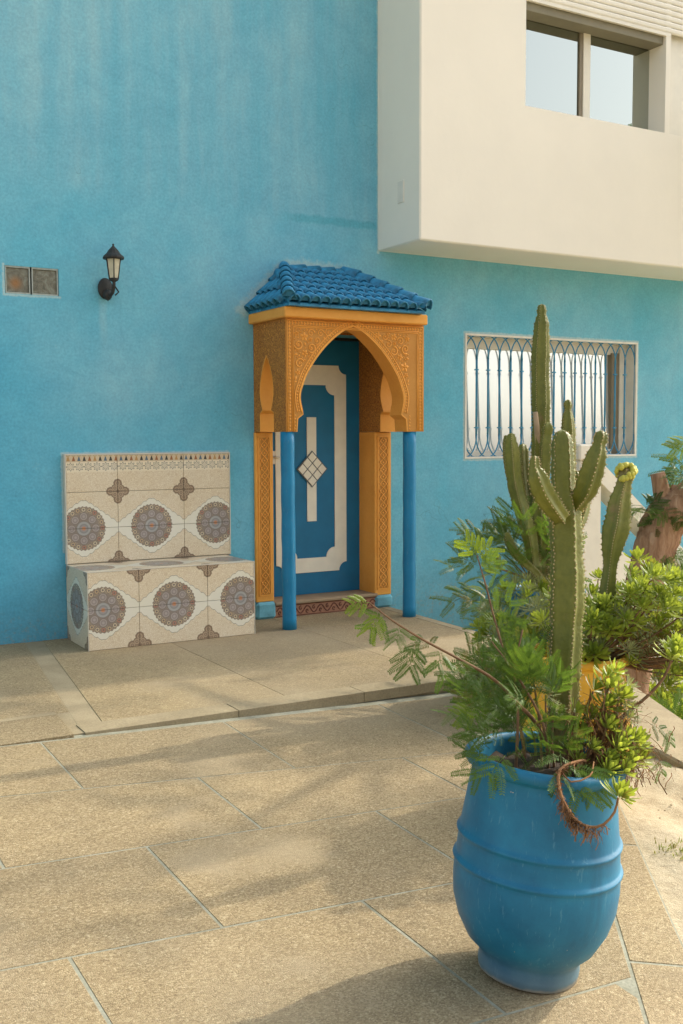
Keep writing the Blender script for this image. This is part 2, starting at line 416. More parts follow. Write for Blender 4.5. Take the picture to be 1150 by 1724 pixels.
def make_block_glass():
    M_ = Mat('glass_block', .12); p = M_.pos(); f = M_.noise(M_.scale(p, (1, 1, 1)), 14, 5, .6, 1.5); x, y, z = M_.xyz(p)
    c = M_.ramp(f, [(.3, (.10, .10, .075)), (.5, (.17, .165, .12)), (.7, (.24, .26, .21))])
    og = ((x-1.81)*(x-1.81)+(z-2.69)*(z-2.69)).sqrt(); c = M_.mix((og*-1.0+.07).ss(0, .07)*.8, c, (.33, .15, .04))
    M_.col(c); M_.bump(M_.noise(p, 45, 3, .5, 2), .5, .01); return M_.m
MT['block_glass'] = make_block_glass()

# ------------------------------------------------------------------ mesh helpers
class MB:
    def __init__(s): s.v = []; s.f = []; s.uv = []; s.smooth = []
    def add(s, vs, fs, sm=False, uvs=None):
        o = len(s.v); s.v += [tuple(x) for x in vs]
        for i, f in enumerate(fs):
            s.f.append(tuple(o+k for k in f)); s.smooth.append(sm); s.uv.append(uvs[i] if uvs else None)
        return s
    def box(s, x0, x1, y0, y1, z0, z1):
        v = [(x, y, z) for x in (x0, x1) for y in (y0, y1) for z in (z0, z1)]
        return s.add(v, [(0, 1, 3, 2), (4, 6, 7, 5), (0, 4, 5, 1), (2, 3, 7, 6), (0, 2, 6, 4), (1, 5, 7, 3)])
    def bbox(s, x0, x1, y0, y1, z0, z1, b=.006):
        """box with chamfered edges (rounded look)"""
        vs = []; idx = {}
        xs, ys, zs = (x0, x1), (y0, y1), (z0, z1); sg = (1, -1)
        for i in (0, 1):
            for j in (0, 1):
                for k in (0, 1):
                    a = (xs[i]+sg[i]*b, ys[j]+sg[j]*b, zs[k]+sg[k]*b)
                    idx[i, j, k] = (len(vs), len(vs)+1, len(vs)+2)
                    vs += [(xs[i], a[1], a[2]), (a[0], ys[j], a[2]), (a[0], a[1], zs[k])]
        F = []
        for i in (0, 1):
            q = [idx[i, j, k][0] for j, k in ((0, 0), (0, 1), (1, 1), (1, 0))]; F.append(q if i == 0 else q[::-1])
            q = [idx[j, i, k][1] for j, k in ((0, 0), (1, 0), (1, 1), (0, 1))]; F.append(q if i == 0 else q[::-1])
            q = [idx[j, k, i][2] for j, k in ((0, 0), (0, 1), (1, 1), (1, 0))]; F.append(q if i == 0 else q[::-1])
        for a in (0, 1):
            for b_ in (0, 1):
                F.append((idx[a, b_, 0][0], idx[a, b_, 1][0], idx[a, b_, 1][1], idx[a, b_, 0][1]))
                F.append((idx[a, 0, b_][0], idx[a, 1, b_][0], idx[a, 1, b_][2], idx[a, 0, b_][2]))
                F.append((idx[0, a, b_][1], idx[1, a, b_][1], idx[1, a, b_][2], idx[0, a, b_][2]))
        for t in idx.values(): F.append(t)
        return s.add(vs, F)
    def tube(s, pts, rad, n=6, cap=True, sm=True):
        P = [Vector(p) for p in pts]; k = len(P)
        if not hasattr(rad, '__len__'): rad = [rad]*k
        vs = []; ref = None
        for i, p in enumerate(P):
            t = (P[min(i+1, k-1)]-P[max(i-1, 0)])
            if t.length < 1e-9: t = Vector((0, 0, 1))
            t.normalize()
            if ref is None:
                ref = t.orthogonal().normalized()
            ref = (ref-t*ref.dot(t))
            if ref.length < 1e-6: ref = t.orthogonal()
            ref.normalize(); b = t.cross(ref)
            for j in range(n):
                a = 2*math.pi*j/n; vs.append(p+(ref*math.cos(a)+b*math.sin(a))*rad[i])
        fs = [(i*n+j, i*n+(j+1) % n, (i+1)*n+(j+1) % n, (i+1)*n+j) for i in range(k-1) for j in range(n)]
        if cap: fs += [tuple(range(n))[::-1], tuple((k-1)*n+j for j in range(n))]
        return s.add(vs, fs, sm)
    def lathe(s, prof, n=48, c=(0, 0, 0), sm=True, a0=0, a1=2*math.pi):
        full = abs(a1-a0-2*math.pi) < 1e-6; m_ = n if full else n+1
        vs = [(c[0]+r*math.cos(a0+(a1-a0)*j/n), c[1]+r*math.sin(a0+(a1-a0)*j/n), c[2]+z) for r, z in prof for j in range(m_)]
        fs = [(i*m_+j, i*m_+(j+1) % m_, (i+1)*m_+(j+1) % m_, (i+1)*m_+j) for i in range(len(prof)-1) for j in range(n)]
        return s.add(vs, fs, sm)
    def prism(s, poly, to3, depth, holes=()):
        """poly: 2D outline; to3(a, b, d) -> 3D; extruded from d=0 to d=depth"""
        loops = [poly]+list(holes)
        tri = tessellate_polygon([[Vector((a, b, 0)) for a, b in L] for L in loops])
        flat = [p for L in loops for p in L]; n = len(flat)
        vs = [to3(a, b, 0) for a, b in flat]+[to3(a, b, depth) for a, b in flat]
        fs = [tuple(t) for t in tri]+[tuple(i+n for i in t)[::-1] for t in tri]
        o = 0
        for L in loops:
            k = len(L)
            fs += [(o+i, o+(i+1) % k, n+o+(i+1) % k, n+o+i) for i in range(k)]; o += k
        return s.add(vs, fs)
    def ico(s, c, rx, ry=None, rz=None, n=8, m_=5):
        ry = rx if ry is None else ry; rz = rx if rz is None else rz
        prof = [(math.sin(math.pi*i/m_), -math.cos(math.pi*i/m_)) for i in range(m_+1)]
        vs = [(c[0]+rx*r*math.cos(2*math.pi*j/n), c[1]+ry*r*math.sin(2*math.pi*j/n), c[2]+rz*z) for r, z in prof for j in range(n)]
        fs = [(i*n+j, i*n+(j+1) % n, (i+1)*n+(j+1) % n, (i+1)*n+j) for i in range(m_) for j in range(n)]
        return s.add(vs, fs, True)
    def mesh(s, name, mat, fix=True):
        me = bpy.data.meshes.new(name); me.from_pydata(s.v, [], s.f); me.materials.append(mat)
        me.polygons.foreach_set('use_smooth', s.smooth)
        if any(u is not None for u in s.uv):
            l = me.uv_layers.new(name='UVMap'); k = 0
            for fi, p in enumerate(me.polygons):
                for c_ in range(p.loop_total):
                    l.data[p.loop_start+c_].uv = s.uv[fi][c_] if s.uv[fi] else (0, 0)
        me.update()
        if fix:
            import bmesh
            b = bmesh.new(); b.from_mesh(me); bmesh.ops.recalc_face_normals(b, faces=b.faces); b.to_mesh(me); b.free()
        return me
    def build(s, name, mat, parent=None, loc=None, fix=True):
        o = bpy.data.objects.new(name, s.mesh(name, mat, fix)); COL.objects.link(o)
        if parent is not None:
            o.parent = parent
            if loc is None and parent.type in ('EMPTY', 'MESH'):      # vertices are world metres: undo the parents' offset
                o.matrix_parent_inverse = Matrix.Identity(4)
                off = Vector((0, 0, 0)); q = parent
                while q is not None: off += q.location; q = q.parent
                o.location = -off
            else: o.location = loc or (0, 0, 0)
        elif loc: o.location = loc
        return o

def thing(name, label, cat, loc=(0, 0, 0), group=None):
    o = bpy.data.objects.new(name, None); COL.objects.link(o); o.location = loc; o.empty_display_size = .1
    o['label'] = label; o['category'] = cat
    if group: o['group'] = group
    return o
def inst(me, name, parent, mat4, kind=None):
    o = bpy.data.objects.new(name, me); COL.objects.link(o); o.parent = parent
    off = Vector((0, 0, 0)); q = parent
    while q is not None: off += q.location; q = q.parent
    o.matrix_local = Matrix.Translation(-off) @ mat4
    return o
def struct(o): o['kind'] = 'structure'; return o
def stuff(o): o['kind'] = 'stuff'; return o

def cat_rom(pts, step):
    """resample rows (any dimension) along a Catmull-Rom curve"""
    P = np.array(pts, float); P = np.vstack([2*P[0]-P[1], P, 2*P[-1]-P[-2]]); out = []
    for i in range(1, len(P)-2):
        L = np.linalg.norm(P[i+1, :3]-P[i, :3]); n = max(2, int(L/step))
        for t in np.linspace(0, 1, n, endpoint=False):
            a, b, c, d = P[i-1:i+3]
            out.append(.5*(2*b+(c-a)*t+(2*a-5*b+4*c-d)*t*t+(3*b-a-3*c+d)*t**3))
    out.append(P[-2]); return np.array(out)

D = 7.76                                     # the house front
TZ = .10                                     # terrace level
def fz(x, y): return -.03*max(x, .3)+.028*y-.008        # the paving falls slightly to the right

# ------------------------------------------------------------------ ground
def ss(a, b, x):
    t = np.clip((x-a)/(b-a), 0, 1); return t*t*(3-2*t)
def vnoise(x, y, seed, sc):
    r = np.random.default_rng(seed); g = r.random((64, 64)); X = x*sc; Y = y*sc
    xi = np.floor(X).astype(int); yi = np.floor(Y).astype(int); fx = X-xi; fy = Y-yi
    fx = fx*fx*(3-2*fx); fy = fy*fy*(3-2*fy); G = lambda a, b: g[a % 64, b % 64]
    return (G(xi, yi)*(1-fx)+G(xi+1, yi)*fx)*(1-fy)+(G(xi, yi+1)*(1-fx)+G(xi+1, yi+1)*fx)*fy-.5
xs = np.unique(np.concatenate([np.linspace(-300, -20, 8), np.linspace(-20, 1.5, 20), np.arange(1.5, 6.5, .04), np.linspace(6.5, 20, 24), np.linspace(20, 300, 8)]))
ys = np.unique(np.concatenate([np.linspace(-300, -10, 8), np.linspace(-10, 1, 12), np.arange(1, 6, .04), np.linspace(6, 12, 24), np.linspace(12, 300, 8)]))
GX, GY = np.meshgrid(xs, ys, indexing='ij')
near = np.clip(GX, -6, 12)
GZ = -.03*np.maximum(np.clip(GX, 0, 5), .3)+.028*np.clip(GY, -2, 7)-.008-.030
det = .05*vnoise(GX, GY, 1, 3.1)+.035*vnoise(GX, GY, 2, 7)+.018*vnoise(GX, GY, 3, 15)+.01*vnoise(GX, GY, 4, 24)
xl = np.where(GY < 4.97, 4.99+(GY-4.97)*.434, 4.98)
s_ = GX-xl
inpave = ss(0, .35, (GX-(3.353+(GY-3.364)*.7257)))          # right of the paving edge
GZ += det*(.25+.75*inpave)*ss(1.2, 2.5, GX) + .035*inpave*ss(.2, 1.1, -s_+.2)*0
GZ -= .9*ss(.0, .35, s_)*ss(2.2, 3.3, GY)
GZ = np.where((GX < 4.9) & (GY > 5.15), np.minimum(GZ, -.05), GZ)
g = MB(); nx, ny = GX.shape
g.v = [(GX[i, j], GY[i, j], GZ[i, j]) for i in range(nx) for j in range(ny)]
g.f = [(i*ny+j, (i+1)*ny+j, (i+1)*ny+j+1, i*ny+j+1) for i in range(nx-1) for j in range(ny-1)]
g.smooth = [True]*len(g.f); g.uv = [None]*len(g.f)
struct(g.build('ground', MT['sand'], fix=False))

# ------------------------------------------------------------------ paving
def clip(poly, a, b):
    """keep the side left of a->b"""
    out = []
    def sd_(p): return (b[0]-a[0])*(p[1]-a[1])-(b[1]-a[1])*(p[0]-a[0])
    for i in range(len(poly)):
        p, q = poly[i], poly[(i+1) % len(poly)]; dp, dq = sd_(p), sd_(q)
        if dp >= 0: out.append(p)
        if dp*dq < 0:
            t = dp/(dp-dq); out.append((p[0]+(q[0]-p[0])*t, p[1]+(q[1]-p[1])*t))
    return out
def inset(poly, d):
    n = len(poly); out = []
    for i in range(n):
        p0, p1, p2 = (Vector(poly[(i+k) % n]) for k in (-1, 0, 1))
        e1 = (p1-p0).normalized(); e2 = (p2-p1).normalized()
        n1 = Vector((-e1.y, e1.x)); n2 = Vector((-e2.y, e2.x)); b = n1+n2
        if b.length < 1e-6: b = n1
        b = b/max(.35, b.dot(n1)) if b.dot(n1) > 0 else n1
        out.append(tuple(p1+b*d))
    return out
def clean(poly):
    out = []
    for p in poly:
        if not out or (Vector(p)-Vector(out[-1])).length > .02: out.append(p)
    if len(out) > 2 and (Vector(out[0])-Vector(out[-1])).length < .02: out.pop()
    return out
def slab_mesh(poly, zf, top, th, bev=.004):
    """slab with a worn, chamfered arris"""
    m_ = MB(); n = len(poly); ins = inset(poly, bev)
    vs = [(x, y, zf(x, y)+top-th) for x, y in poly]+[(x, y, zf(x, y)+top-bev) for x, y in poly]+[(x, y, zf(x, y)+top) for x, y in ins]
    fs = [(i, (i+1) % n, n+(i+1) % n, n+i) for i in range(n)]+[(n+i, n+(i+1) % n, 2*n+(i+1) % n, 2*n+i) for i in range(n)]
    fs.append(tuple(2*n+i for i in range(n)))
    return m_.add(vs, fs)
EA, EB = (4.75, 5.288), (1.6, .948)                # outer edge of the paving towards the sand (runs down to the right)
dv = (Vector(EB)-Vector(EA)).normalized()
IA, IB = (2.249+.6*4, 2.177+.8*4), (2.249-.6*2, 2.177-.8*2)   # inner joint of the border strip
rows = [(5.168, -.015), (4.475, -.13), (3.745, -.045), (3.035, -.055), (2.24, -.03), (1.5, -.03), (.75, -.03), (0., 0), (-.8, 0), (-1.6, 0)]
crosses = [[-2.6, -1.6, -.65, .3, 1.267, 2.235, 3.2, 4.2], [-2.2, -1.2, -.22, .783, 1.772, 2.787, 3.8], [-2.6, -1.6, -.65, .3, 1.30, 2.288, 3.3, 4.3],
           [-2.2, -1.2, -.2, .815, 1.80, 2.8], [-2.6, -1.6, -.65, .3, 1.27, 2.2], [-2.2, -1.2, -.2, .8, 1.8], [-1.6, -.65, .3, 1.27], [-1.2, -.2, .8, 1.8], [-1.6, -.65, .3, 1.27]]
pb = MB()
outl = clean(clip([(-3.2, -1.7), (4.9, -1.7), (4.9, 5.3), (-3.2, 5.3)], EB, EA))
pb.add([(x, y, fz(x, y)-.2) for x, y in outl]+[(x, y, fz(x, y)-.0045) for x, y in outl],
       [tuple(len(outl)+i for i in range(len(outl)))]+[(i, (i+1) % len(outl), len(outl)+(i+1) % len(outl), len(outl)+i) for i in range(len(outl))])
# split at the change of fall so the top stays on the plane
pb = MB()
for part in (clean(clip(outl, (.3, 9), (.3, -9))), clean(clip(outl, (.3, -9), (.3, 9)))):
    n = len(part)
    if n < 3: continue
    pb.add([(x, y, fz(x, y)-.2) for x, y in part]+[(x, y, fz(x, y)-.0012) for x, y in part],
           [tuple(n+i for i in range(n))]+[(i, (i+1) % n, n+(i+1) % n, n+i) for i in range(n)])
paving = struct(pb.build('paving', MT['grout']))
for ri in range(len(rows)-1):
    (yt, st), (yb_, sb) = rows[ri], rows[ri+1]; cx_ = crosses[ri]
    cx_ = sorted(set(cx_+[.3]))
    for a, b in zip(cx_[:-1], cx_[1:]):
        q = [(a, yb_+sb*(a-1)), (b, yb_+sb*(b-1)), (b, yt+st*(b-1)), (a, yt+st*(a-1))]
        q = clip(q, IB, IA) if True else q
        q = clean(q)
        if len(q) < 3: continue
        ins = inset(q, .0045+.0015*random.random())
        o = slab_mesh(ins, fz, 0.0003+.0006*random.random(), .03, .0012).build('paving_slab', MT['agg'], paving)
# border strip along the sand, cast in lengths
for k in range(7):
    t0 = k*.95+.06; t1 = t0+.95
    A0 = Vector(EA)+dv*t0; A1 = Vector(EA)+dv*t1
    nrm = Vector((dv.y, -dv.x))                      # towards the paving
    i0 = Vector(IA)+(Vector(IB)-Vector(IA)).normalized()*(t0+(Vector(EA)-Vector(IA)).dot(dv)); i1 = i0+(Vector(IB)-Vector(IA)).normalized()*.95
    q = [tuple(A0), tuple(i0), tuple(i1), tuple(A1)]
    ar = sum(q[i][0]*q[(i+1) % 4][1]-q[(i+1) % 4][0]*q[i][1] for i in range(4))
    if ar < 0: q = q[::-1]
    slab_mesh(inset(q, .005), fz, .001, .035, .003).build('border_slab', MT['agg'], paving)
# paved apron beyond the sand (a concrete strip beside the sunken bed)
ap = [(5.02, 4.99), (4.13, 4.16), (3.98, 3.52), (3.75, 2.95), (4.10, 2.95), (4.36, 3.52), (4.633, 4.148)]
apr = ap[::-1] if sum(ap[i][0]*ap[(i+1) % 7][1]-ap[(i+1) % 7][0]*ap[i][1] for i in range(7)) < 0 else ap
struct(slab_mesh(apr, lambda x, y: fz(x, y)-.004, .02, .4, .012).build('apron', MT['cement']))

# terrace
TRX = lambda y: 4.86+(y-6.0)*.05
tb = MB()
tp = [(-3.2, 5.215), (4.83, 5.215), (4.94, 7.9), (-3.2, 7.9)]
tb.add([(x, y, -.9) for x, y in tp]+[(x, y, TZ-.0006) for x, y in tp], [(4, 5, 6, 7)]+[(i, (i+1) % 4, 4+(i+1) % 4, 4+i) for i in range(4)])
terrace = struct(tb.build('terrace', MT['cement']))
fl = lambda x, y: TZ
NY = 5.37
def tslab(poly, mat, top=.002, name='terrace_slab', ins=.0014):
    slab_mesh(inset(poly, ins), fl, top, .06, .0015).build(name, mat, terrace)
J = [1.62, 2.72, 3.80, 4.86]
skew = lambda x, y: x+(y-6.5)*.0
lx = lambda y: 1.50+(y-5.3)*.125                     # smooth strip running to the wall, left
tslab([(lx(NY)+.13, NY), (J[1], NY), (J[1], D), (lx(D)+.13, D)], MT['agg'])
tslab([(J[1], NY), (J[2], NY), (J[2], D), (J[1], D)], MT['agg'])
tslab([(J[2], NY), (4.76, NY), (4.85, D), (J[2], D)], MT['agg'])
tslab([(4.76, NY), (4.84, NY), (4.94, D), (4.85, D)], MT['cement'], .004, 'edge_strip')
tslab([(lx(NY), NY), (lx(NY)+.13, NY), (lx(D)+.13, D), (lx(D), D)], MT['cement'], .0, 'edge_strip')
for a, b in ((1.50, 2.35), (2.35, 3.15), (3.15, 4.0), (4.0, 4.835)):
    j = .004*random.random()
    tslab([(a, 5.2-j), (b, 5.2-j), (b, NY), (a, NY)], MT['cement'], .003+j*.5, 'nosing_slab', .002)
tslab([(.55, 5.66), (lx(5.66), 5.66), (lx(D), D), (.55, D)], MT['agg'], .002)
tslab([(-.6, 5.66), (.55, 5.66), (.55, D), (-.6, D)], MT['agg'], .002)
tslab([(-3.1, 5.66), (-.6, 5.66), (-.6, D), (-3.1, D)], MT['agg'], .002)
tslab([(-3.1, 5.60), (1.47, 5.60), (1.47, 5.66), (-3.1, 5.66)], MT['cement'], .011, 'edge_strip')
tslab([(-3.1, 5.18), (-.3, 5.18), (-.3, 5.60), (-3.1, 5.60)], MT['agg'], .010)
tslab([(-.3, 5.18), (1.44, 5.18), (1.47, 5.60), (-.3, 5.60)], MT['agg'], .010)
struct(terrace)

# ------------------------------------------------------------------ house
house = thing('house', 'blue plastered house front with a cream overhanging upper storey', 'house', (4.3, 7.76, 0))
DX0, DX1, DZ1 = 3.80, 4.83, 2.44                      # door recess
GX0, GX1, GZ0, GZ1 = 5.771, 7.908, 1.383, 2.513       # grilled window
BX = [(1.738, 1.912), (1.924, 2.112)]; BZ = (2.618, 2.806)
def holed_wall(mb, X0, X1, Z0, Z1, holes, yf, th):
    xs_ = sorted({X0, X1, *[h[0] for h in holes], *[h[1] for h in holes]}); zs_ = sorted({Z0, Z1, *[h[2] for h in holes], *[h[3] for h in holes]})
    for i in range(len(xs_)-1):
        for j in range(len(zs_)-1):
            mx, mz = (xs_[i]+xs_[i+1])/2, (zs_[j]+zs_[j+1])/2
            if any(h[0] < mx < h[1] and h[2] < mz < h[3] for h in holes): continue
            a, b, c, d = xs_[i], xs_[i+1], zs_[j], zs_[j+1]
            mb.add([(a, yf, c), (b, yf, c), (b, yf, d), (a, yf, d)], [(0, 1, 2, 3)])
            mb.add([(a, yf+th, c), (b, yf+th, c), (b, yf+th, d), (a, yf+th, d)], [(3, 2, 1, 0)])
    for a, b, c, d in holes+[(X0, X1, Z0, Z1)]:
        y0, y1 = yf, yf+th
        mb.add([(a, y0, c), (b, y0, c), (b, y0, d), (a, y0, d), (a, y1, c), (b, y1, c), (b, y1, d), (a, y1, d)],
               [(0, 1, 5, 4), (1, 2, 6, 5), (2, 3, 7, 6), (3, 0, 4, 7)])
wm = MB()
holed_wall(wm, -7, 13.5, -1.3, 7.6, [(DX0, DX1, .2, DZ1), (GX0, GX1, GZ0, GZ1), (1.734, 2.116, 2.614, 2.81)], D, .42)
wm.build('wall', MT['wall'], house, fix=True)
sw = MB(); sw.box(13.1, 13.5, D+.43, 14, -1.3, 7.6); sw.box(-7, -6.6, D+.43, 14, -1.3, 7.6); sw.box(-7, 13.5, 14.01, 14.3, -1.3, 7.6)
sw.build('wall', MT['wall'], house); rfm = MB(); rfm.box(-7.1, 13.6, D-.0, 14.4, 7.61, 7.85); rfm.build('roof', MT['cream'], house)
# door recess lining
# upper storey
us = MB(); UX0, UX1, UY = 4.85, 13.4, 7.13
WX0, WX1, WZ0, WZ1 = 5.92, 7.565, 4.366, 6.1
W2 = (7.625, 9.5)
holed_wall(us, UX0+.012, UX1, 3.172, 7.5, [(WX0, WX1, WZ0, WZ1), (W2[0], W2[1], WZ0, WZ1)], UY, .31)
us.add([(UX0, UY+.012, 3.172), (UX0, UY+.012, 7.5), (UX0, D-.001, 7.5), (UX0, D-.001, 3.172)], [(0, 1, 2, 3)])
us.add([(UX0+.012, UY, 3.172), (UX0+.012, UY, 7.5), (UX0, UY+.012, 7.5), (UX0, UY+.012, 3.172)], [(0, 1, 2, 3)])
us.add([(UX0+.012, UY+.012, 3.16), (UX1, UY+.012, 3.16), (UX1, D-.001, 3.163), (UX0+.012, D-.001, 3.163)], [(0, 1, 2, 3)])
us.add([(UX0+.012, UY, 3.172), (UX1, UY, 3.172), (UX1, UY+.012, 3.16), (UX0+.012, UY+.012, 3.16)], [(0, 1, 2, 3)])
us.add([(UX0, UY+.012, 3.172), (UX0+.012, UY+.012, 3.16), (UX0+.012, D-.001, 3.163), (UX0, D-.001, 3.172)], [(0, 1, 2, 3)])
us.add([(UX0+.012, UY, 3.172), (UX0+.012, UY+.012, 3.16), (UX0, UY+.012, 3.172)], [(0, 1, 2)])
us.add([(UX0, UY+.012, 7.5), (UX1, UY, 7.5), (UX1, D, 7.5), (UX0, D, 7.5)], [(0, 1, 2, 3)])
ups = us.build('upper_storey', MT['cream'], house)
hp = MB(); hp.bbox(4.842, 4.853, 7.36, 7.45, 3.50, 3.68, .004); hp.build('cover_plate', MT['cream_low'], ups)
win = MB()
for a, b in ((6.731, 6.815),): win.bbox(a, b, 7.31, 7.348, WZ0, WZ1, .004)
win.bbox(WX0, WX1, 7.315, 7.35, WZ0, WZ0+.012, .003)
wfr = win.build('window', MT['frame_metal'], house)
gm = MB(); gm.box(WX0, WX1, 7.335, 7.345, WZ0+.01, WZ1); gm.build('pane', MT['glass'], wfr)
gk = MB(); gk.box(6.693, 6.730, 7.318, 7.3345, WZ0, WZ1); gk.build('mullion_strip', MT['frame_dark'], wfr)  # dark strip along the left of the mullion
q = MB(); q.bbox(WX0+.001, WX1-.001, 7.165, 7.33, 5.165, 5.36, .004); q.build('shutter_reflection_band', MT['shutter_reflection'], wfr)  # dark band added to stand for the shutter's reflection in the glass
# roller shutter, half lowered, built of slats
sl = MB(); z = 5.232
slats = []
sh = MB(); sh.box(WX0-.02, WX1+.06, 7.128, 7.156, 5.232, 5.262); shut = sh.build('shutter', MT['shutter'], house)
for k in range(16):
    q = MB(); z0 = 5.264+k*.052
    pr = [(0, z0), (.0, z0+.048), (.006, z0+.048), (.020, z0+.05), (.020, z0)]
    pr = [(7.130, z0), (7.124, z0+.012), (7.123, z0+.034), (7.130, z0+.047), (7.15, z0+.047), (7.15, z0)]
    n = len(pr); X0_, X1_ = WX0-.018, 9.5
    q.add([(X0_, y, zz) for y, zz in pr]+[(X1_, y, zz) for y, zz in pr], [(i, (i+1) % n, n+(i+1) % n, n+i) for i in range(n)]+[tuple(range(n)), tuple(range(n, 2*n))])
    q.build('slat', MT['shutter'], shut)
w2 = MB(); w2.bbox(W2[0], 9.5, 7.19, 7.23, WZ0, WZ1, .004); w2.build('closed_panel', MT['shutter'], house)
# grilled window at ground floor
bw = MB(); yi = D+.002
wl = .018
for a, b, c, d in ((GX0, GX0+wl, GZ0, GZ1), (GX1-wl, GX1, GZ0, GZ1), (GX0+wl, GX1-wl, GZ0, GZ0+wl), (GX0+wl, GX1-wl, GZ1-wl, GZ1)):
    bw.box(a, b, D-.006, D+.21, c, d)
gw = bw.build('barred_window', MT['cream_low'], house)
gp = MB(); yl, yh = D+.165, D+.199; gp.add([(a, y+dy, z) for a in (GX0+wl, GX1-wl) for (y, z) in ((yl, GZ0+wl), (yh, GZ1-wl)) for dy in (0, .006)], [(0, 4, 6, 2), (1, 3, 7, 5), (0, 2, 3, 1), (4, 5, 7, 6), (0, 1, 5, 4), (2, 6, 7, 3)]); gp.build('pane', MT['sky_glass'], gw)
gs = MB(); gs.box(7.70, 7.80, D+.14, D+.1995, GZ0+wl, GZ1-.10); gs.build('stile', MT['frame_dark'], gw)
gs = MB(); gs.box(7.8005, GX1-wl-.001, D+.13, D+.1995, GZ0+wl, GZ1-wl); gs.build('stile', MT['cream_low'], gw)
gs = MB(); gs.box(GX0+wl, 7.80, D+.16, D+.1995, GZ1-.115, GZ1-wl-.001); gs.build('head_rail', MT['cream_low'], gw)
gs = MB(); gs.box(GX0+wl, 7.6995, D+.13, D+.1995, GZ0+wl, GZ0+.07); gs.build('sill_rail', MT['cream_low'], gw)
NB = 16; sp = (GX1-GX0-.03)/NB
za, zb = GZ0+.012, GZ1-.012
gb = MB(); 
for a, b in (((GX0+.012, zb), (GX1-.012, zb)), ((GX0+.012, za), (GX1-.012, za)), ((GX0+.012, za), (GX0+.012, zb)), ((GX1-.012, za), (GX1-.012, zb))):
    gb.tube([(a[0], D+.02, a[1]), (b[0], D+.02, b[1])], .009, 6)
gb.build('grille_frame', MT['iron_blue'], gw)
AH = .21
for i in range(0, NB+1):
    x = GX0+.015+sp*i; q = MB(); yy = D+.02
    edge = i in (0, NB)
    if not edge: q.tube([(x, yy, za+AH), (x, yy, zb-AH)], .010, 6)
    for sgn in (-1, 1):
        xe = x+sgn*sp
        if xe < GX0 or xe > GX1+.001: continue
        for top in (1, -1):
            pts = []
            for t in np.linspace(0, 1, 9):
                a = t*math.pi/2; xx = x+sgn*sp*(1-math.cos(a)); zz = math.sin(a)*AH
                pts.append((xx, yy+.006*sgn, (zb-AH+zz) if top > 0 else (za+AH-zz)))
            q.tube(pts, .0066, 5)
    if not edge:
        for zc in (zb-AH-.10, za+AH+.06): q.box(x-.018, x+.018, yy-.011, yy+.011, zc-.006, zc+.006)
    q.build('grille_bar', MT['iron_blue'], gw)
# glass blocks
for (a, b) in BX:
    q = MB(); q.bbox(a, b, D+.015, D+.09, BZ[0], BZ[1], .012); o = q.build('glass_block', MT['block_glass'], house)
    q = MB()
    for x0, x1, z0, z1 in ((a, b, BZ[0]-.004, BZ[0]+.008), (a, b, BZ[1]-.008, BZ[1]+.004)): q.box(x0, x1, D+.004, D+.02, z0, z1)
    for x0, x1 in ((a, a+.008), (b-.008, b)): q.box(x0, x1, D+.004, D+.02, BZ[0]+.0085, BZ[1]-.0085)
    q.build('block_edge', MT['block_mortar'], o)
# door
DY = 8.0
dm = MB(); dm.box(3.84, 4.818, DY, DY+.05, .232, 2.415)
door = dm.build('door', MT['door_blue'], house)
hd = MB(); hd.box(3.825, 4.828, DY-.03, DY+.17, 2.416, 2.438); hd.build('door_head', MT['lamp_black'], house)
bk = MB(); bk.box(3.79, 4.84, DY+.06, DY+.17, .2, 2.415); bk.build('door_backing', MT['frame_dark'], house)
def notched(x0, x1, z0, z1, r, n=8):
    """rectangle whose corners are bitten out with a small step and a quarter round"""
    P = []
    for (cx_, cz_, a0) in ((x0, z0, 90), (x1, z0, 180), (x1, z1, 270), (x0, z1, 0)):
        sx = 1 if cx_ == x0 else -1; sz = 1 if cz_ == z0 else -1
        st = r*.16
        pts = [(cx_+sx*(r*math.cos(a)), cz_+sz*(r*math.sin(a))) for a in np.linspace(0, math.pi/2, n)]
        first = (cx_+sx*(r+st), cz_); last = (cx_, cz_+sz*(r+st))
        seq = [first, (cx_+sx*(r+st), cz_+sz*st*.0001)]+[(a, b) for a, b in pts]+[last]
        seq = [first]+pts+[last]
        # orientation counter clockwise
        if (cx_, cz_) in ((x0, z0), (x1, z1)): seq = seq[::-1]
        P += seq
    return P
def clipped_round(x0, x1, z0, z1, r, n=7):
    """rectangle with cream rosettes bulging into the inner corners (inner outline)"""
    return notched(x0, x1, z0, z1, r, n)
fo = notched(3.975, 4.663, .42, 2.20, .075); fi = notched(4.09, 4.548, .545, 2.03, .085)
to_door = lambda a, b, d: (a, DY-.010+d, b)
q = MB(); q.prism(fo, to_door, .0095, [fi[::-1]]); q.build('trim_frame', MT['door_cream'], door)
q = MB(); q.box(4.276, 4.366, DY-.009, DY-.0005, .862, 1.755); q.build('trim_bar', MT['door_cream'], door)
dcx, dcz, hw, hh = 4.321, 1.312, .142, .150
q = MB(); q.prism([(dcx-hw-.008, dcz), (dcx, dcz-hh-.008), (dcx+hw+.008, dcz), (dcx, dcz+hh+.008)], lambda a, b, d: (a, DY-.016+d, b), .0065)
lz = q.build('lozenge', MT['door_line'], door)
for i in range(3):
    for j in range(3):
        u0, u1 = i/3+.02, (i+1)/3-.02; v0, v1 = j/3+.02, (j+1)/3-.02
        f = lambda u, v: (dcx+(u-v)*hw, dcz+(u+v-1)*hh)
        q = MB(); q.prism([f(u0, v0), f(u1, v0), f(u1, v1), f(u0, v1)], lambda a, b, d: (a, DY-.022+d, b), .0058); q.build('lozenge_pane', MT['door_cream'], lz)
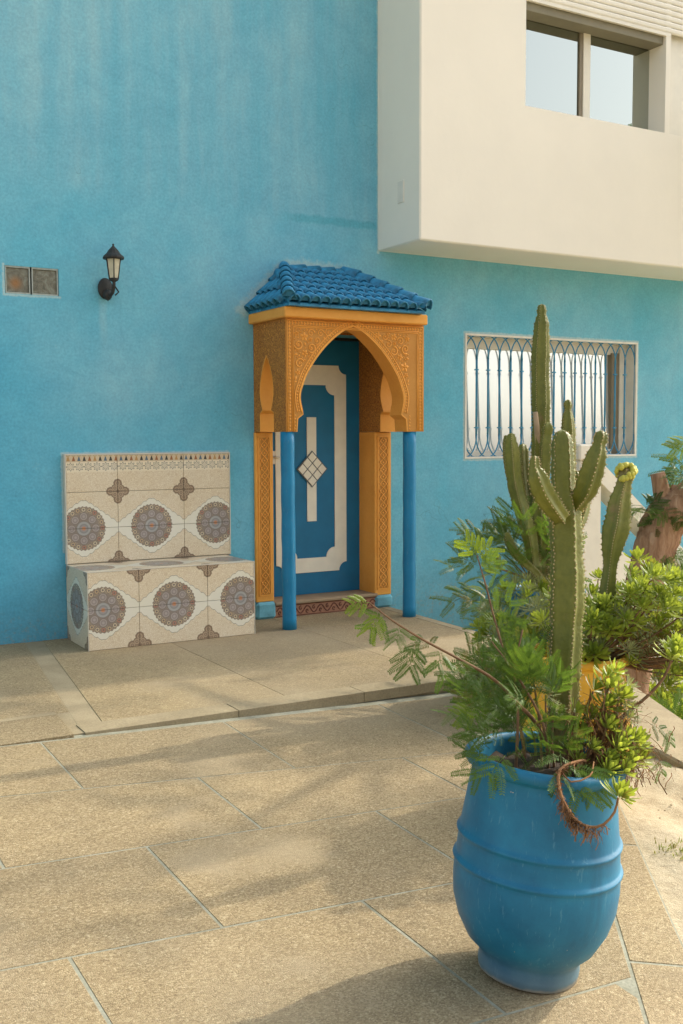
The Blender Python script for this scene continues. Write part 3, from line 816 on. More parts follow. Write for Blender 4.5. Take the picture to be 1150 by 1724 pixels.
q = MB(); q.tube([(3.955, DY-.03, 1.42), (3.99, DY-.03, 1.415), (4.0, DY-.03, 1.412)], .009, 8); q.tube([(3.96, DY-.032, 1.418), (3.96, DY, 1.418)], .007, 8); q.box(3.935, 3.985, DY-.006, DY-.0004, 1.36, 1.47)
q.build('handle', MT['frame_metal'], door)

# ------------------------------------------------------------------ door portico
port = thing('door_portico', 'carved ochre arch portico with blue tiled roof in front of the door', 'portico', (4.29, 7.45, TZ))
FX0, FX1, FZ0, FZ1, FY = 3.664, 4.925, 1.628, 2.485, 7.18
PX = 4.258
arch_r = [(4.762, FZ0), (4.755, 1.728), (4.708, 1.763), (4.716, 1.805), (4.727, 1.85), (4.731, 1.892), (4.727, 1.93), (4.714, 1.968), (4.672, 2.069), (4.584, 2.199), (4.479, 2.312), (4.359, 2.404), (PX, 2.452)]
dx = 4.762-PX
arch_l = [(2*PX-x+.0, z) for x, z in arch_r]
def arch_pts():
    A = arch_l[:2]+[tuple(p[[0, 2]]) for p in cat_rom([(x, 0, z) for x, z in arch_l[2:]], .02)]
    B = arch_r[:2]+[tuple(p[[0, 2]]) for p in cat_rom([(x, 0, z) for x, z in arch_r[2:]], .02)]
    return A, B
AL, AR = arch_pts()
outline = [(FX0, FZ0), (FX0, FZ1), (FX1, FZ1), (FX1, FZ0)]+AR+AL[::-1][1:]
q = MB(); q.prism(outline, lambda a, b, d: (a, FY+d, b), .17)
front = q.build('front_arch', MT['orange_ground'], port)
q = MB(); q.box(FX0-.0025, FX0-.0002, FY+.004, FY+.169, FZ0+.002, FZ1-.002); q.build('carved_cheek', MT['orange_carved'], front)
# smooth plaster skin on the underside of the arch
q = MB()
path = AL+AR[::-1][1:]
vs = []; 
for i, (x, z) in enumerate(path):
    p0, p1 = path[max(i-1, 0)], path[min(i+1, len(path)-1)]; t = Vector((p1[0]-p0[0], p1[1]-p0[1])); t.normalize(); nn = Vector((t.y, -t.x))
    vs += [(x+nn.x*.004, FY-.003, z+nn.y*.004), (x+nn.x*.004, FY+.173, z+nn.y*.004), (x-nn.x*.006, FY-.003, z-nn.y*.006), (x-nn.x*.006, FY+.173, z-nn.y*.006)]
fs = []
for i in range(len(path)-1):
    a = 4*i; b = a+4; fs += [(a, b, b+1, a+1), (a, a+2, b+2, b), (a+1, b+1, b+3, a+3)]
q.add(vs, fs); q.build('arch_soffit', MT['orange'], front)
# relief carved on the front
cv = MB(); yf = FY
def stud(x, z, r, th=.006, el=1.35):
    cv.add([(x-r, yf-.001, z), (x, yf-.001, z-r*el), (x+r, yf-.001, z), (x, yf-.001, z+r*el), (x, yf-th, z)], [(0, 1, 4), (1, 2, 4), (2, 3, 4), (3, 0, 4)])
def fillet(pts, r=.0045): cv.tube([(x, yf-.001, z) for x, z in pts], r, 5)
def offset_path(P, d):
    out = []
    for i, (x, z) in enumerate(P):
        p0, p1 = P[max(i-1, 0)], P[min(i+1, len(P)-1)]; t = Vector((p1[0]-p0[0], p1[1]-p0[1])); t.normalize(); out.append((x-t.y*d, z+t.x*d))
    return out
def along(P, step):
    L = 0; nxt = step/2; out = []
    for a, b in zip(P[:-1], P[1:]):
        sg_ = math.hypot(b[0]-a[0], b[1]-a[1])
        while sg_ > 1e-9 and nxt <= L+sg_:
            t = (nxt-L)/sg_; out.append((a[0]+(b[0]-a[0])*t, a[1]+(b[1]-a[1])*t)); nxt += step
        L += sg_
    return out
E1 = [(FX0+.008, FZ0+.006), (FX0+.008, FZ1-.008), (FX1-.008, FZ1-.008), (FX1-.008, FZ0+.006)]
def rect_off(d): return [(FX0+d, FZ0+.004), (FX0+d, FZ1-d), (FX1-d, FZ1-d), (FX1-d, FZ0+.004)]
for d in (.014, .052, .064): fillet(rect_off(d), .0055)
for x, z in along(rect_off(.033), .026): stud(x, z, .0105)
hl = AL[3:]; hr = AR[3:]
for side, P in (('l', hl), ('r', hr)):
    sg2 = 1 if side == 'l' else -1
    for d in (.010, .044): fillet(offset_path(P, sg2*d), .005)
    for x, z in along(offset_path(P, sg2*.027), .024): stud(x, z, .009)
# foot bands
for x0, x1 in ((FX0+.065, AL[0][0]-.012), (AR[0][0]+.012, FX1-.065)):
    for k in range(5): stud(x0+.012, FZ0+.02+k*.026, .008)
# spandrel scrolls and leaves
def inside(x, z, mrg):
    if x < FX0+.064+mrg or x > FX1-.064-mrg or z > FZ1-.064-mrg or z < FZ0+.10: return False
    xm = x if x > PX else 2*PX-x
    for a, b in zip(AR[:-1], AR[1:]):
        if min(a[1], b[1]) <= z <= max(a[1], b[1]) and b[1] != a[1]:
            t = (z-a[1])/(b[1]-a[1]); xa = a[0]+(b[0]-a[0])*t
            return xm > xa+.047*1.25+mrg
    return True
def d_in(x, z):
    for mrg in (.07, .055, .042, .032, .024, .017, .012):
        if inside(x, z, mrg): return mrg
    return 0
rl = random.Random(3); placed = []
for tries in range(12000):
    x = FX0+.06+rl.random()*(PX-FX0-.05); z = FZ0+.12+rl.random()*(FZ1-FZ0-.18)
    rmax = d_in(x, z)
    if rmax <= 0: continue
    rmax = min(rmax, .052)
    for (px, pz, pr) in placed: rmax = min(rmax, math.hypot(px-x, pz-z)-pr)
    rmax *= 1.0
    if rmax > (.030 if tries < 800 else .018 if tries < 2400 else .008): placed.append((x, z, rmax))
def leafblob(x, z, ang, L, wd, h=.008):
    c, s = math.cos(ang), math.sin(ang); pts = []
    for k, (u, v) in enumerate(((0, 0), (.35, .5), (.7, .42), (1, 0), (.7, -.42), (.35, -.5))): pts.append((x+c*u*L-s*v*wd, yf-.001, z+s*u*L+c*v*wd))
    mid = [(x+c*.3*L, yf-h, z+s*.3*L), (x+c*.72*L, yf-h*.8, z+s*.72*L)]
    o = pts+mid; cv.add(o, [(0, 6, 1), (1, 6, 7, 2), (2, 7, 3), (3, 7, 4), (4, 7, 6, 5), (5, 6, 0)])
for mir in (0, 1):
    for (x, z, r) in placed:
        X_ = x if not mir else 2*PX-x; dirn = -1 if mir else 1
        a0 = rl.random()*6.28; kind = rl.random()
        if r > .026 and kind < .6:
            n = 18; pts = [(X_+dirn*(r*.96*(1-.82*t))*math.cos(a0+t*8.6), z+(r*.96*(1-.82*t))*math.sin(a0+t*8.6)) for t in np.linspace(0, 1, n)]
            cv.tube([(a, yf-.0015, b) for a, b in pts], [r*.15*(1-.4*t) for t in np.linspace(0, 1, n)], 5)
            cv.ico((X_, yf, z), r*.2, .006, r*.2, 6, 4)
        elif r > .018:
            for k in range(5):
                a = a0+k*6.283/5; leafblob(X_+.12*r*math.cos(a), z+.12*r*math.sin(a), a, r*.9, r*.62)
            cv.ico((X_, yf-.004, z), r*.2, .006, r*.2, 6, 4)
        else:
            leafblob(X_-dirn*r*math.cos(a0), z-r*math.sin(a0), a0 if not mir else math.pi-a0, 2*r, r*1.1)
cvo = cv.build('carving', MT['orange'], front, fix=False)
# flat raised bands either side of the beading, so the carving sits in lighter borders
# side panels with a small horseshoe opening, and the jambs below them
sy0, sy1 = 7.352, 7.755
def side_outline():
    a0, a1 = 7.395, 7.640; yc = (a0+a1)/2; hw_ = (a1-a0)/2
    Rr = [(1.0, FZ0), (1.0, 1.775), (.62, 1.80), (.80, 1.85), (.94, 1.90), (.98, 1.95), (.90, 2.02), (.66, 2.10), (.33, 2.17), (0, 2.225)]
    Rp = Rr[:2]+[tuple(p[[0, 2]]) for p in cat_rom([(u*.1, 0, z) for u, z in Rr[2:]], .012)]
    Rp = Rp[:2]+[(u*10, z) for u, z in Rp[2:]]
    right = [(yc+u*hw_, z) for u, z in Rp]; left = [(yc-u*hw_, z) for u, z in Rp]
    return [(sy0, FZ0), (sy0, FZ1), (sy1, FZ1), (sy1, FZ0)]+right+left[::-1][1:]
so_ = side_outline()
for x0 in (FX0+.003, 4.797):
    q = MB(); q.prism(so_, lambda a, b, d, x0=x0: (x0+d, a, b), .165); sp_ = q.build('side_panel', MT['orange_carved'], port)
    # plain intrados and capital block
    ins_ = so_[4:]
    q = MB(); vs = []
    for i, (y, z) in enumerate(ins_):
        p0, p1 = ins_[max(i-1, 0)], ins_[min(i+1, len(ins_)-1)]; t = Vector((p1[0]-p0[0], p1[1]-p0[1])); t.normalize(); nn = Vector((-t.y, t.x))
        vs += [(x0-.002, y+nn.x*.003, z+nn.y*.003), (x0+.167, y+nn.x*.003, z+nn.y*.003), (x0-.002, y-nn.x*.006, z-nn.y*.006), (x0+.167, y-nn.x*.006, z-nn.y*.006)]
    fs = []
    for i in range(len(ins_)-1):
        a = 4*i; b = a+4; fs += [(a, b, b+1, a+1), (a, a+2, b+2, b), (a+1, b+1, b+3, a+3)]
    q.add(vs, fs); q.build('side_soffit', MT['orange'], sp_)
def lattice(x0, x1, z0, z1, y, mb, n_st=2, period=.125):
    xc = (x0+x1)/2; A = (x1-x0)/2-.006
    zz = np.linspace(z0, z1, int((z1-z0)/.009))
    for k in range(4):
        ph = k*math.pi/2
        for harm in (1,):
            mb.tube([(xc+A*math.sin(2*math.pi*(z-z0)/period/2*1.0+ph), y-.0025*math.cos(4*math.pi*(z-z0)/period/2+ph), z) for z in zz], .0046, 4)
    for z in np.arange(z0+period/4, z1, period/2): mb.ico((xc, y, z), .008, .005, .008, 6, 4)
for x0, x1, zb_ in ((3.664, 3.826, .243), (4.797, 4.966, .212)):
    q = MB(); q.bbox(x0, x1, 7.735, 7.999, zb_, FZ0-.001, .006); jb = q.build('jamb', MT['orange'], port)
    q = MB(); q.box(x0+.036, x1-.036, 7.7345, 7.74, zb_+.06, FZ0-.045); q.box(x0+.036, x1-.036, 7.7335, 7.7344, zb_+.06, FZ0-.045)
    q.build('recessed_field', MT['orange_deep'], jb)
    q = MB(); lattice(x0+.036, x1-.036, zb_+.06, FZ0-.045, 7.732, q)
    for xx in (x0+.031, x1-.031): q.box(xx-.005, xx+.005, 7.727, 7.7348, zb_+.05, FZ0-.035)
    for zz in (zb_+.055, FZ0-.04): q.box(x0+.026, x1-.026, 7.7275, 7.7348, zz-.005, zz+.005)
    q.build('lattice_carving', MT['orange'], jb)
    # rough plastered foot under the jamb
    q = MB(); q.bbox(x0-.004, x1+.012, 7.715, 7.9, TZ, zb_-.001, .022); q.build('plinth', MT['plinth_blue'], port)
# inner lining of the porch above the jambs
q = MB(); q.box(3.83, 4.796, 7.752, 7.7585, DZ1+.001, FZ1-.002); q.build('porch_back', MT['orange_carved'], port)
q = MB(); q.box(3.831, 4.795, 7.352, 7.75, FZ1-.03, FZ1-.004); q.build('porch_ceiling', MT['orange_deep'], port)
for x0, x1 in ((3.801, 3.825), (4.80, 4.829)):
    q = MB(); q.box(x0, x1, 7.757, 7.998, FZ0+.001, DZ1-.003); q.build('reveal', MT['orange_carved'], port)
# cornice
q = MB(); q.bbox(3.625, 4.918, 7.112, 7.758, FZ1+.001, 2.566, .008); q.build('cornice', MT['orange'], port)
# columns
def column(x, y, z0, lean):
    n = 24; prof = []
    q = MB(); pts = []; rad = []
    for k in range(18):
        t = k/17; z = z0+(FZ0-z0)*t
        pts.append((x+lean*(t-1)*-1+.0015*math.sin(k*2.1), y+.001*math.sin(k*1.3), z)); rad.append(.0535+.0012*math.sin(k*1.7)+(.003 if k == 0 else 0))
    q.tube(pts, rad, n); return q.build('column', MT['pole_blue'], port)
column(3.700, 7.235, TZ-.004, .008); column(4.822, 7.235, TZ-.004, .0)
# step
q = MB(); q.bbox(3.827, 4.82, 7.735, 8.0, TZ-.02, .205, .004); stp = q.build('step', MT['terracotta'], port)
q = MB(); q.bbox(3.829, 4.818, 7.715, 7.999, .2052, .232, .006); q.build('sill', MT['stone'], stp)
q = MB(); ys_ = 7.7335
for x, hgt in ((.109, .0035), (.197, .0035)): q.tube([(3.84, ys_, x), (4.81, ys_, x)], .0035, 5)
kN = 15; ps = .96/kN
for k in range(kN):
    xc = 3.845+ps*(k+.5); s2 = 1 if k % 2 == 0 else -1
    pts = [(xc-ps*.5+ps*t, ys_, .153+s2*.030*math.sin(math.pi*t)) for t in np.linspace(0, 1, 8)]; q.tube(pts, .0055, 5)
    pts = [(xc+.017*(1-.75*t)*math.cos(-s2*(1.2+t*6)), ys_, .153-s2*.012+.019*(1-.75*t)*math.sin(-s2*(1.2+t*6))) for t in np.linspace(0, 1, 12)]; q.tube(pts, .0048, 5)
q.build('scroll_relief', MT['terra_dark'], stp)
# roof
EL, ER, EF, EZ = 3.63, 4.85, 7.055, 2.585
RL, RR, RZ = 3.95, 4.50, 2.925
q = MB()
V = [(EL, EF, EZ), (ER, EF, EZ), (ER, 7.757, EZ), (EL, 7.757, EZ), (RL, 7.757, RZ), (RR, 7.757, RZ)]
q.add(V+[(a, b, EZ-.02) for a, b, _ in V[:4]], [(0, 1, 5, 4), (0, 4, 3), (1, 2, 5), (0, 6, 7, 1), (3, 9, 6, 0), (1, 7, 8, 2), (6, 9, 8, 7), (3, 4, 5, 2)])
deck = q.build('roof_deck', MT['roof_blue'], port)
def tile_mesh(L, r0, r1):
    """one barrel tile lying along +Y, upslope, with thickness and a filled front end"""
    q = MB(); n = 8
    def ring(y, r, dz): return [(r*math.cos(math.pi*j/n), y, r*math.sin(math.pi*j/n)*1.12+dz) for j in range(n+1)]
    A = ring(0, r0, .012); B = ring(L, r1, .002); Ai = ring(.0, r0-.010, .012); Ci = ring(.02, r0-.010, .012)
    k = n+1; q.add(A+B+Ai+Ci, [(j, j+1, k+j+1, k+j) for j in range(n)]+[(2*k+j, 2*k+j+1, j+1, j) for j in range(n)]+[(3*k+j, 3*k+j+1, 2*k+j+1, 2*k+j) for j in range(n)], True)
    q.add([(c[0], c[1], c[2]) for c in Ci], [tuple(range(k))])
    q.add([(r0, 0, .012), (r0, 0, -.01), (-r0, 0, -.01), (-r0, 0, .012), (r1, L, .002), (r1, L, -.01), (-r1, L, -.01), (-r1, L, .002)], [(0, 1, 5, 4), (3, 7, 6, 2)])
    return q.mesh('roof_tile', MT['roof_blue'], fix=False)
tm = tile_mesh(.18, .047, .038); hm = tile_mesh(.17, .056, .046)
def slope_tiles(O, ux, uy, nrm, width, slope_len, inside_f, cols, rows_, jit):
    cw = width/cols; rl_ = slope_len/rows_
    for i in range(cols):
        for j in range(rows_):
            u = (i+.5)*cw; v = j*rl_-.012
            if not inside_f(u, v+rl_*.55): continue
            jx = (random.random()-.5)*jit; P_ = O+ux*(u+jx)+uy*v+nrm*(.006+.004*random.random())
            Mx = Matrix((ux, uy, nrm)).transposed().to_4x4(); Mx.translation = P_
            Mx = Mx @ Euler((R(-1.5+1.5*random.random()), R((random.random()-.5)*5), R((random.random()-.5)*3))).to_matrix().to_4x4()
            inst(tm, 'roof_tile', port, Mx)
O = Vector((EL, EF, EZ)); ux = Vector((1, 0, 0)); uy = Vector((0, 7.757-EF, RZ-EZ)); SL = uy.length; uy.normalize(); nn = ux.cross(uy)
slope_tiles(O, ux, uy, nn, ER-EL, SL, lambda u, v: u > (RL-EL)*v/SL-.02 and u < (ER-EL)-(ER-RR)*v/SL+.02, 14, 6, .004)
ux = Vector((0, -1, 0)); uy = Vector((RL-EL, 0, RZ-EZ)); SL2 = uy.length; uy.normalize(); nn = ux.cross(uy)
slope_tiles(Vector((EL, 7.757, EZ)), ux, uy, nn, 7.757-EF, SL2, lambda u, v: u < (7.757-EF)*(1-v/SL2)+.02, 7, 3, .004)
ux = Vector((0, 1, 0)); uy = Vector((RR-ER, 0, RZ-EZ)); SL2 = uy.length; uy.normalize(); nn = ux.cross(uy)
slope_tiles(Vector((ER, EF, EZ)), ux, uy, nn, 7.757-EF, SL2, lambda u, v: u > (7.757-EF)*v/SL2-.02, 7, 3, .004)
for (a, b) in (((EL-.006, EF-.01, EZ), (RL, 7.757, RZ)), ((ER+.006, EF-.01, EZ), (RR, 7.757, RZ))):
    a, b = Vector(a), Vector(b); d = (b-a); L = d.length; d.normalize(); sx = d.cross(Vector((0, 0, 1))).normalized(); nn = sx.cross(d)
    for k in range(6):
        Mx = Matrix((sx, d, nn)).transposed().to_4x4(); Mx.translation = a+d*(k*L/6.0-.005)+nn*.028
        inst(hm, 'hip_tile', port, Mx)
for k in range(4):
    d = Vector((-1, 0, 0)); sx = Vector((0, 1, 0)); nn = Vector((0, 0, 1)); Mx = Matrix((sx, d, nn)).transposed().to_4x4(); Mx.translation = Vector((RR+.03-k*.135, 7.74, RZ-.004))
    inst(hm, 'ridge_tile', port, Mx)

# ------------------------------------------------------------------ tiled bench
bench = thing('tiled_bench', 'built in bench with backrest, clad in medallion patterned tiles', 'bench', (2.75, 7.47, TZ))
BX0, BX1, BY0, SZ = 2.112, 3.392, 7.19, .655
q = MB(); q.box(BX0+.010, BX1-.010, BY0+.010, 7.757, TZ-.01, SZ-.010); q.build('base', MT['tile_grout'], bench)
q = MB(); q.box(2.125, 3.425, 7.722, 7.757, SZ-.009, 1.456); q.build('backrest', MT['tile_grout'], bench)
CW, CH = .527, .54
def tile(axis, a0, a1, b0, b1, pos, uo, vo, name='tile', mat='tile', g_=.0016, flip=1):
    """thin glazed tile; a/b are its extents along the two in-plane axes, pos the outer face"""
    t = .009; a0 += g_; a1 -= g_; b0 += g_; b1 -= g_; bv = .0012
    q = MB()
    def P(a, b, d):
        if axis == 'y': return (a, pos+d, b)
        if axis == 'x': return (pos+d, a, b)
        return (a, b, pos-d)
    c = [(a0, b0), (a1, b0), (a1, b1), (a0, b1)]; ci = [(a0+bv, b0+bv), (a1-bv, b0+bv), (a1-bv, b1-bv), (a0+bv, b1-bv)]
    uv = lambda p: (p[0]+uo, p[1]+vo)
    vs = [P(*p, 0) for p in ci]+[P(*p, bv) for p in c]+[P(*p, t) for p in c]
    fs = [(0, 1, 2, 3)]; us_ = [[uv(p) for p in ci]]
    for i in range(4):
        j = (i+1) % 4; fs.append((4+i, 4+j, j, i)); us_.append([uv(c[i]), uv(c[j]), uv(ci[j]), uv(ci[i])])
        fs.append((8+i, 8+j, 4+j, 4+i)); us_.append([uv(c[i]), uv(c[j]), uv(c[j]), uv(c[i])])
    q.add(vs, fs, False, us_)
    return q.build(name, MT[mat], bench, fix=False)
# u offset so that cell centres fall on tile middles, v so that medallions sit on the middle joint
cols_b = [2.125, 2.512, 3.040, 3.425]; uo_b = -2.512+CW*10; vo_b = -.917+CH/2+CH*0
for i in range(3):
    a, b = cols_b[i], cols_b[i+1]
    tile('y', a, b, SZ+.004, .917, 7.712, uo_b, -.917+CH/2)
    tile('y', a, b, .917, 1.187, 7.712, uo_b, -.917+CH/2)
    tile('y', a, b, 1.187, 1.462, 7.712, uo_b, -.917+CH/2+0, 'border_tile', 'tile_border')
q = MB(); q.box(2.124, 3.426, 7.711, 7.757, 1.4622, 1.470); q.box(2.117, 2.1245, 7.711, 7.757, SZ+.003, 1.470); q.box(3.4255, 3.432, 7.711, 7.757, SZ+.003, 1.470); q.build('edge_strip', MT['tile_edge'], bench)
cols_f = [BX0+.004, 2.484, 3.009, BX1-.004]; uo_f = -2.484+CW*10
for i in range(3):
    for b0, b1 in ((TZ+.003, .384), (.384, SZ-.004)):
        tile('y', cols_f[i], cols_f[i+1], b0, b1, BY0, uo_f, -.384+CH/2)
    for y0, y1 in ((BY0+.004, 7.44), (7.44, 7.711)):
        tile('z', cols_f[i], cols_f[i+1], y0, y1, SZ, uo_f, -7.44+CH/2+CH*20)
for b0, b1 in ((TZ+.003, .384), (.384, SZ-.004)):
    tile('x', BY0+.004, 7.72, b0, b1, BX0, -7.46+CW/2+CW*20, -.384+CH/2)
    tile('x', BY0+.004, 7.72, b0, b1, BX1-.009, -7.46+CW/2+CW*20, -.384+CH/2)
q = MB(); q.bbox(BX0-.001, BX1+.001, BY0-.002, BY0+.0038, SZ-.0038, SZ+.002, .001)
q.bbox(BX0-.001, BX0+.0036, BY0-.002, BY0+.0036, TZ+.001, SZ-.004, .001); q.bbox(BX1-.0036, BX1+.001, BY0-.002, BY0+.0036, TZ+.001, SZ-.004, .001)
q.bbox(BX0-.001, BX0+.0036, BY0+.004, 7.715, SZ-.0038, SZ+.001, .001)
q.build('edge_strip', MT['tile_edge'], bench)

# ------------------------------------------------------------------ wall lantern
LX, LY = 2.476, 7.60
lamp = thing('wall_lantern', 'small black wall lantern with frosted panes on the blue wall', 'lantern', (LX, LY, 2.62))
q = MB(); q.lathe([(0, 0), (.045, .004), (.055, .012), (.058, .02), (.04, .028), (0, .034)], 20)
me = q.mesh('backplate', MT['lamp_black']); 
inst(me, 'backplate', lamp, Matrix.Translation((LX-.02, D+.0, 2.69)) @ Matrix.Rotation(R(90), 4, 'X') @ Matrix.Scale(1.35, 4, (0, 1, 0)))
q = MB(); q.tube(cat_rom([(LX-.02, D-.02, 2.67), (LX-.015, D-.08, 2.63), (LX, D-.13, 2.65), (LX, LY, 2.70), (LX, LY, 2.735)], .01), .012, 8)
q.ico((LX-.015, D-.055, 2.64), .035, .04, .04, 10, 6); q.tube([(LX-.012, D-.05, 2.62), (LX-.012, D-.05, 2.595)], [.012, .003], 8); q.lathe([(.012, 0), (.03, .01), (.036, .02), (.0, .022)], 12, (LX, LY, 2.722))
q.tube([(LX+.03, D-.06, 2.72), (LX+.055, D-.10, 2.66), (LX+.03, D-.09, 2.635)], .006, 6)
q.build('bracket', MT['lamp_black'], lamp)
n6 = 6; r0, r1, z0, z1 = .036, .056, 2.745, 2.888
ring = lambda r, z: [(LX+r*math.cos(2*math.pi*(k+.25)/n6), LY+r*math.sin(2*math.pi*(k+.25)/n6), z) for k in range(n6)]
A, B = ring(r0, z0), ring(r1, z1)
for k in range(n6):
    q = MB(); j = (k+1) % n6; q.add([A[k], A[j], B[j], B[k]], [(0, 1, 2, 3)]); q.build('pane', MT['lamp_glass'], lamp)
q = MB()
for k in range(n6):
    j = (k+1) % n6; q.tube([A[k], B[k]], .0042, 5); q.tube([A[k], A[j]], .005, 5); q.tube([B[k], B[j]], .005, 5)
q.build('cage', MT['lamp_black'], lamp)
q = MB(); q.lathe([(.0, 2.888), (.076, 2.886), (.080, 2.895), (.074, 2.906), (.052, 2.925), (.034, 2.952), (.012, 2.975), (.006, 2.985), (.009, 2.991), (0, 3.0)], 12, (LX, LY, 0), False); q.build('cap', MT['lamp_black'], lamp)

# ------------------------------------------------------------------ pots
POT = [(0, 0), (.142, 0), (.149, .006), (.152, .03), (.149, .05), (.155, .068), (.192, .105), (.2235, .165), (.2405, .225), (.2445, .28), (.2435, .315), (.2425, .326), (.2445, .331), (.2485, .335), (.2495, .339), (.248, .343), (.242, .348), (.239, .354),
       (.238, .375), (.2365, .395), (.2355, .407), (.238, .412), (.2415, .416), (.2425, .420), (.2405, .424), (.235, .429), (.232, .436), (.2285, .46), (.222, .51), (.216, .56), (.2115, .595), (.2095, .610), (.211, .616), (.218, .620), (.229, .626), (.2355, .636), (.237, .646), (.233, .657), (.222, .663), (.210, .660), (.204, .645), (.200, .60), (.198, .58)]
def pot(name, label, x, y, z, mat, lean=(0, 0), sc=1, group='large glazed plant pots'):
    t = thing(name, label, 'plant pot', (x, y, z), group)
    q = MB(); q.lathe([(r*sc, h*sc) for r, h in POT], 72)
    for i, v in enumerate(q.v):                      # hand-thrown wobble
        a = math.atan2(v[1], v[0]); k = 1+.006*math.sin(2*a+v[2]*7)+.004*math.sin(3*a-v[2]*11); q.v[i] = (v[0]*k, v[1]*k, v[2]+.004*math.sin(a*2+1))
    o = q.build('pot_body', mat, t, loc=(0, 0, 0))
    q = MB(); q.lathe([(.203*sc, .60*sc), (.14*sc, .607*sc), (.07*sc, .618*sc), (0, .615*sc)], 30)
    for i, v in enumerate(q.v): q.v[i] = (v[0], v[1], v[2]+.012*math.sin(v[0]*60)*math.cos(v[1]*47))
    q.build('soil', MT['soil'], t, loc=(0, 0, 0))
    t.rotation_euler = (lean[0], lean[1], 0)
    return t
lean = R(4.0)
fpot = pot('plant_pot', 'large blue ribbed pot in front on the paving', 2.014, 2.379, fz(2.014, 2.379)+.003, MT['pot_blue'], (lean*.5, lean*.866))
ypot = pot('plant_pot', 'yellow pot behind the front blue pot, largely hidden by leaves', 3.17, 3.45, fz(3.17, 3.45)-.0, MT['pot_yellow'])
rpot = pot('plant_pot', 'dark blue pot farthest back, hidden behind shrubs by the terrace step', 4.31, 4.95, fz(4.31, 4.95), MT['pot_blue'])

# ------------------------------------------------------------------ cacti
def cactus_stem(pts, ribs=5, depth=.36, seed=0, step=.011):
    """ribbed, waisted stem with wavy rib crests; returns body builder and list of areole points"""
    C_ = cat_rom(pts, step); rr = random.Random(seed); n = ribs*6
    q = MB(); vs = []; ar = []; ref = None; tw = rr.random()*6.28; s_len = 0; K = len(C_)
    for i, row in enumerate(C_):
        p = Vector(row[:3]); r = max(row[3], .002)
        t = Vector(C_[min(i+1, K-1)][:3])-Vector(C_[max(i-1, 0)][:3]); t.normalize()
        if ref is None: ref = t.orthogonal().normalized()
        ref = (ref-t*ref.dot(t)).normalized(); b = t.cross(ref)
        if i: s_len += (p-Vector(C_[i-1][:3])).length
        r *= 1+.035*math.sin(s_len*23+seed)+.02*math.sin(s_len*61+seed*2)
        for j in range(n):
            a = 2*math.pi*j/n+tw+.25*s_len; ph = (j % 6)/6*2*math.pi
            crest = (.5+.5*math.cos(ph))**1.8
            saw = .085*math.sin(s_len*2*math.pi/.021+(j//6)*1.7)*crest
            rad = r*(1.08-depth*(1-crest)+saw)
            v = p+(ref*math.cos(a)+b*math.sin(a))*rad; vs.append(v)
            if j % 6 == 0 and r > .008: ar.append((v, (ref*math.cos(a)+b*math.sin(a)), t, r))
    fs = [(i*n+j, i*n+(j+1) % n, (i+1)*n+(j+1) % n, (i+1)*n+j) for i in range(K-1) for j in range(n)]
    tip = Vector(C_[-1][:3])+(Vector(C_[-1][:3])-Vector(C_[-2][:3])).normalized()*C_[-1][3]*.5
    vs.append(tip); ti = len(vs)-1; fs += [((K-1)*n+j, (K-1)*n+(j+1) % n, ti) for j in range(n)]; fs.append(tuple(range(n))[::-1])
    q.add(vs, fs, True); return q, ar
def cactus(label, loc, stems, buds=None):
    t = thing('cactus', label, 'cactus', loc, 'column cacti in the pots'); am = MB()
    for k, (pts, ribs) in enumerate(stems):
        q, ar = cactus_stem(pts, ribs, seed=k*3+int(loc[0]*10)); q.build('stem', MT['cactus'], t)
        for v, nrm, tg, r in ar:
            s = .0023 if r < .045 else .0026; c = v+nrm*.0008
            o1 = nrm.cross(tg).normalized(); am.add([c+o1*s, c+tg*s*1.4, c-o1*s, c-tg*s*1.4, c+nrm*s*1.5], [(0, 1, 4), (1, 2, 4), (2, 3, 4), (3, 0, 4)])
            for a in range(2):
                d = (nrm+o1*(random.random()-.5)*1.6+tg*(random.random()-.5)*1.4).normalized()*(.005+.006*random.random())
                am.add([c+o1*.0006, c-o1*.0006, c+d], [(0, 1, 2)])
    stuff(am.build('spines', MT['spine'], t, fix=False))
    return t
F_trunk = [(2.194, 2.445, 0.60, 0.0478), (2.202, 2.45, 0.833, 0.0496), (2.213, 2.455, 0.962, 0.0514), (2.224, 2.461, 1.108, 0.0524), (2.228, 2.471, 1.255, 0.0514), (2.227, 2.479, 1.35, 0.0514), (2.227, 2.486, 1.438, 0.0367), (2.229, 2.492, 1.52, 0.0367), (2.23, 2.497, 1.581, 0.0312), (2.231, 2.499, 1.607, 0.0184)]
F_right = [(2.257, 2.486, 1.359, 0.0259), (2.255, 2.444, 1.402, 0.0274), (2.252, 2.414, 1.437, 0.0344), (2.256, 2.393, 1.495, 0.0342), (2.262, 2.382, 1.54, 0.0305), (2.271, 2.38, 1.57, 0.0197), (2.276, 2.378, 1.592, 0.0215), (2.277, 2.379, 1.606, 0.0143)]
F_left = [(2.171, 2.43, 1.348, 0.0252), (2.129, 2.423, 1.386, 0.0285), (2.093, 2.424, 1.43, 0.0336), (2.073, 2.428, 1.475, 0.0282), (2.067, 2.433, 1.501, 0.0159), (2.068, 2.435, 1.522, 0.0141), (2.069, 2.435, 1.534, 0.0088)]
F_small = [(2.27, 2.51, 1.35, 0.012), (2.316, 2.534, 1.377, 0.0132), (2.339, 2.548, 1.423, 0.0152), (2.341, 2.55, 1.461, 0.0133), (2.34, 2.552, 1.48, 0.0076)]
F_rear = [(2.25, 2.505, 1.22, 0.014), (2.298, 2.524, 1.274, 0.0169), (2.342, 2.537, 1.319, 0.019), (2.371, 2.548, 1.365, 0.0191), (2.377, 2.547, 1.397, 0.0134)]
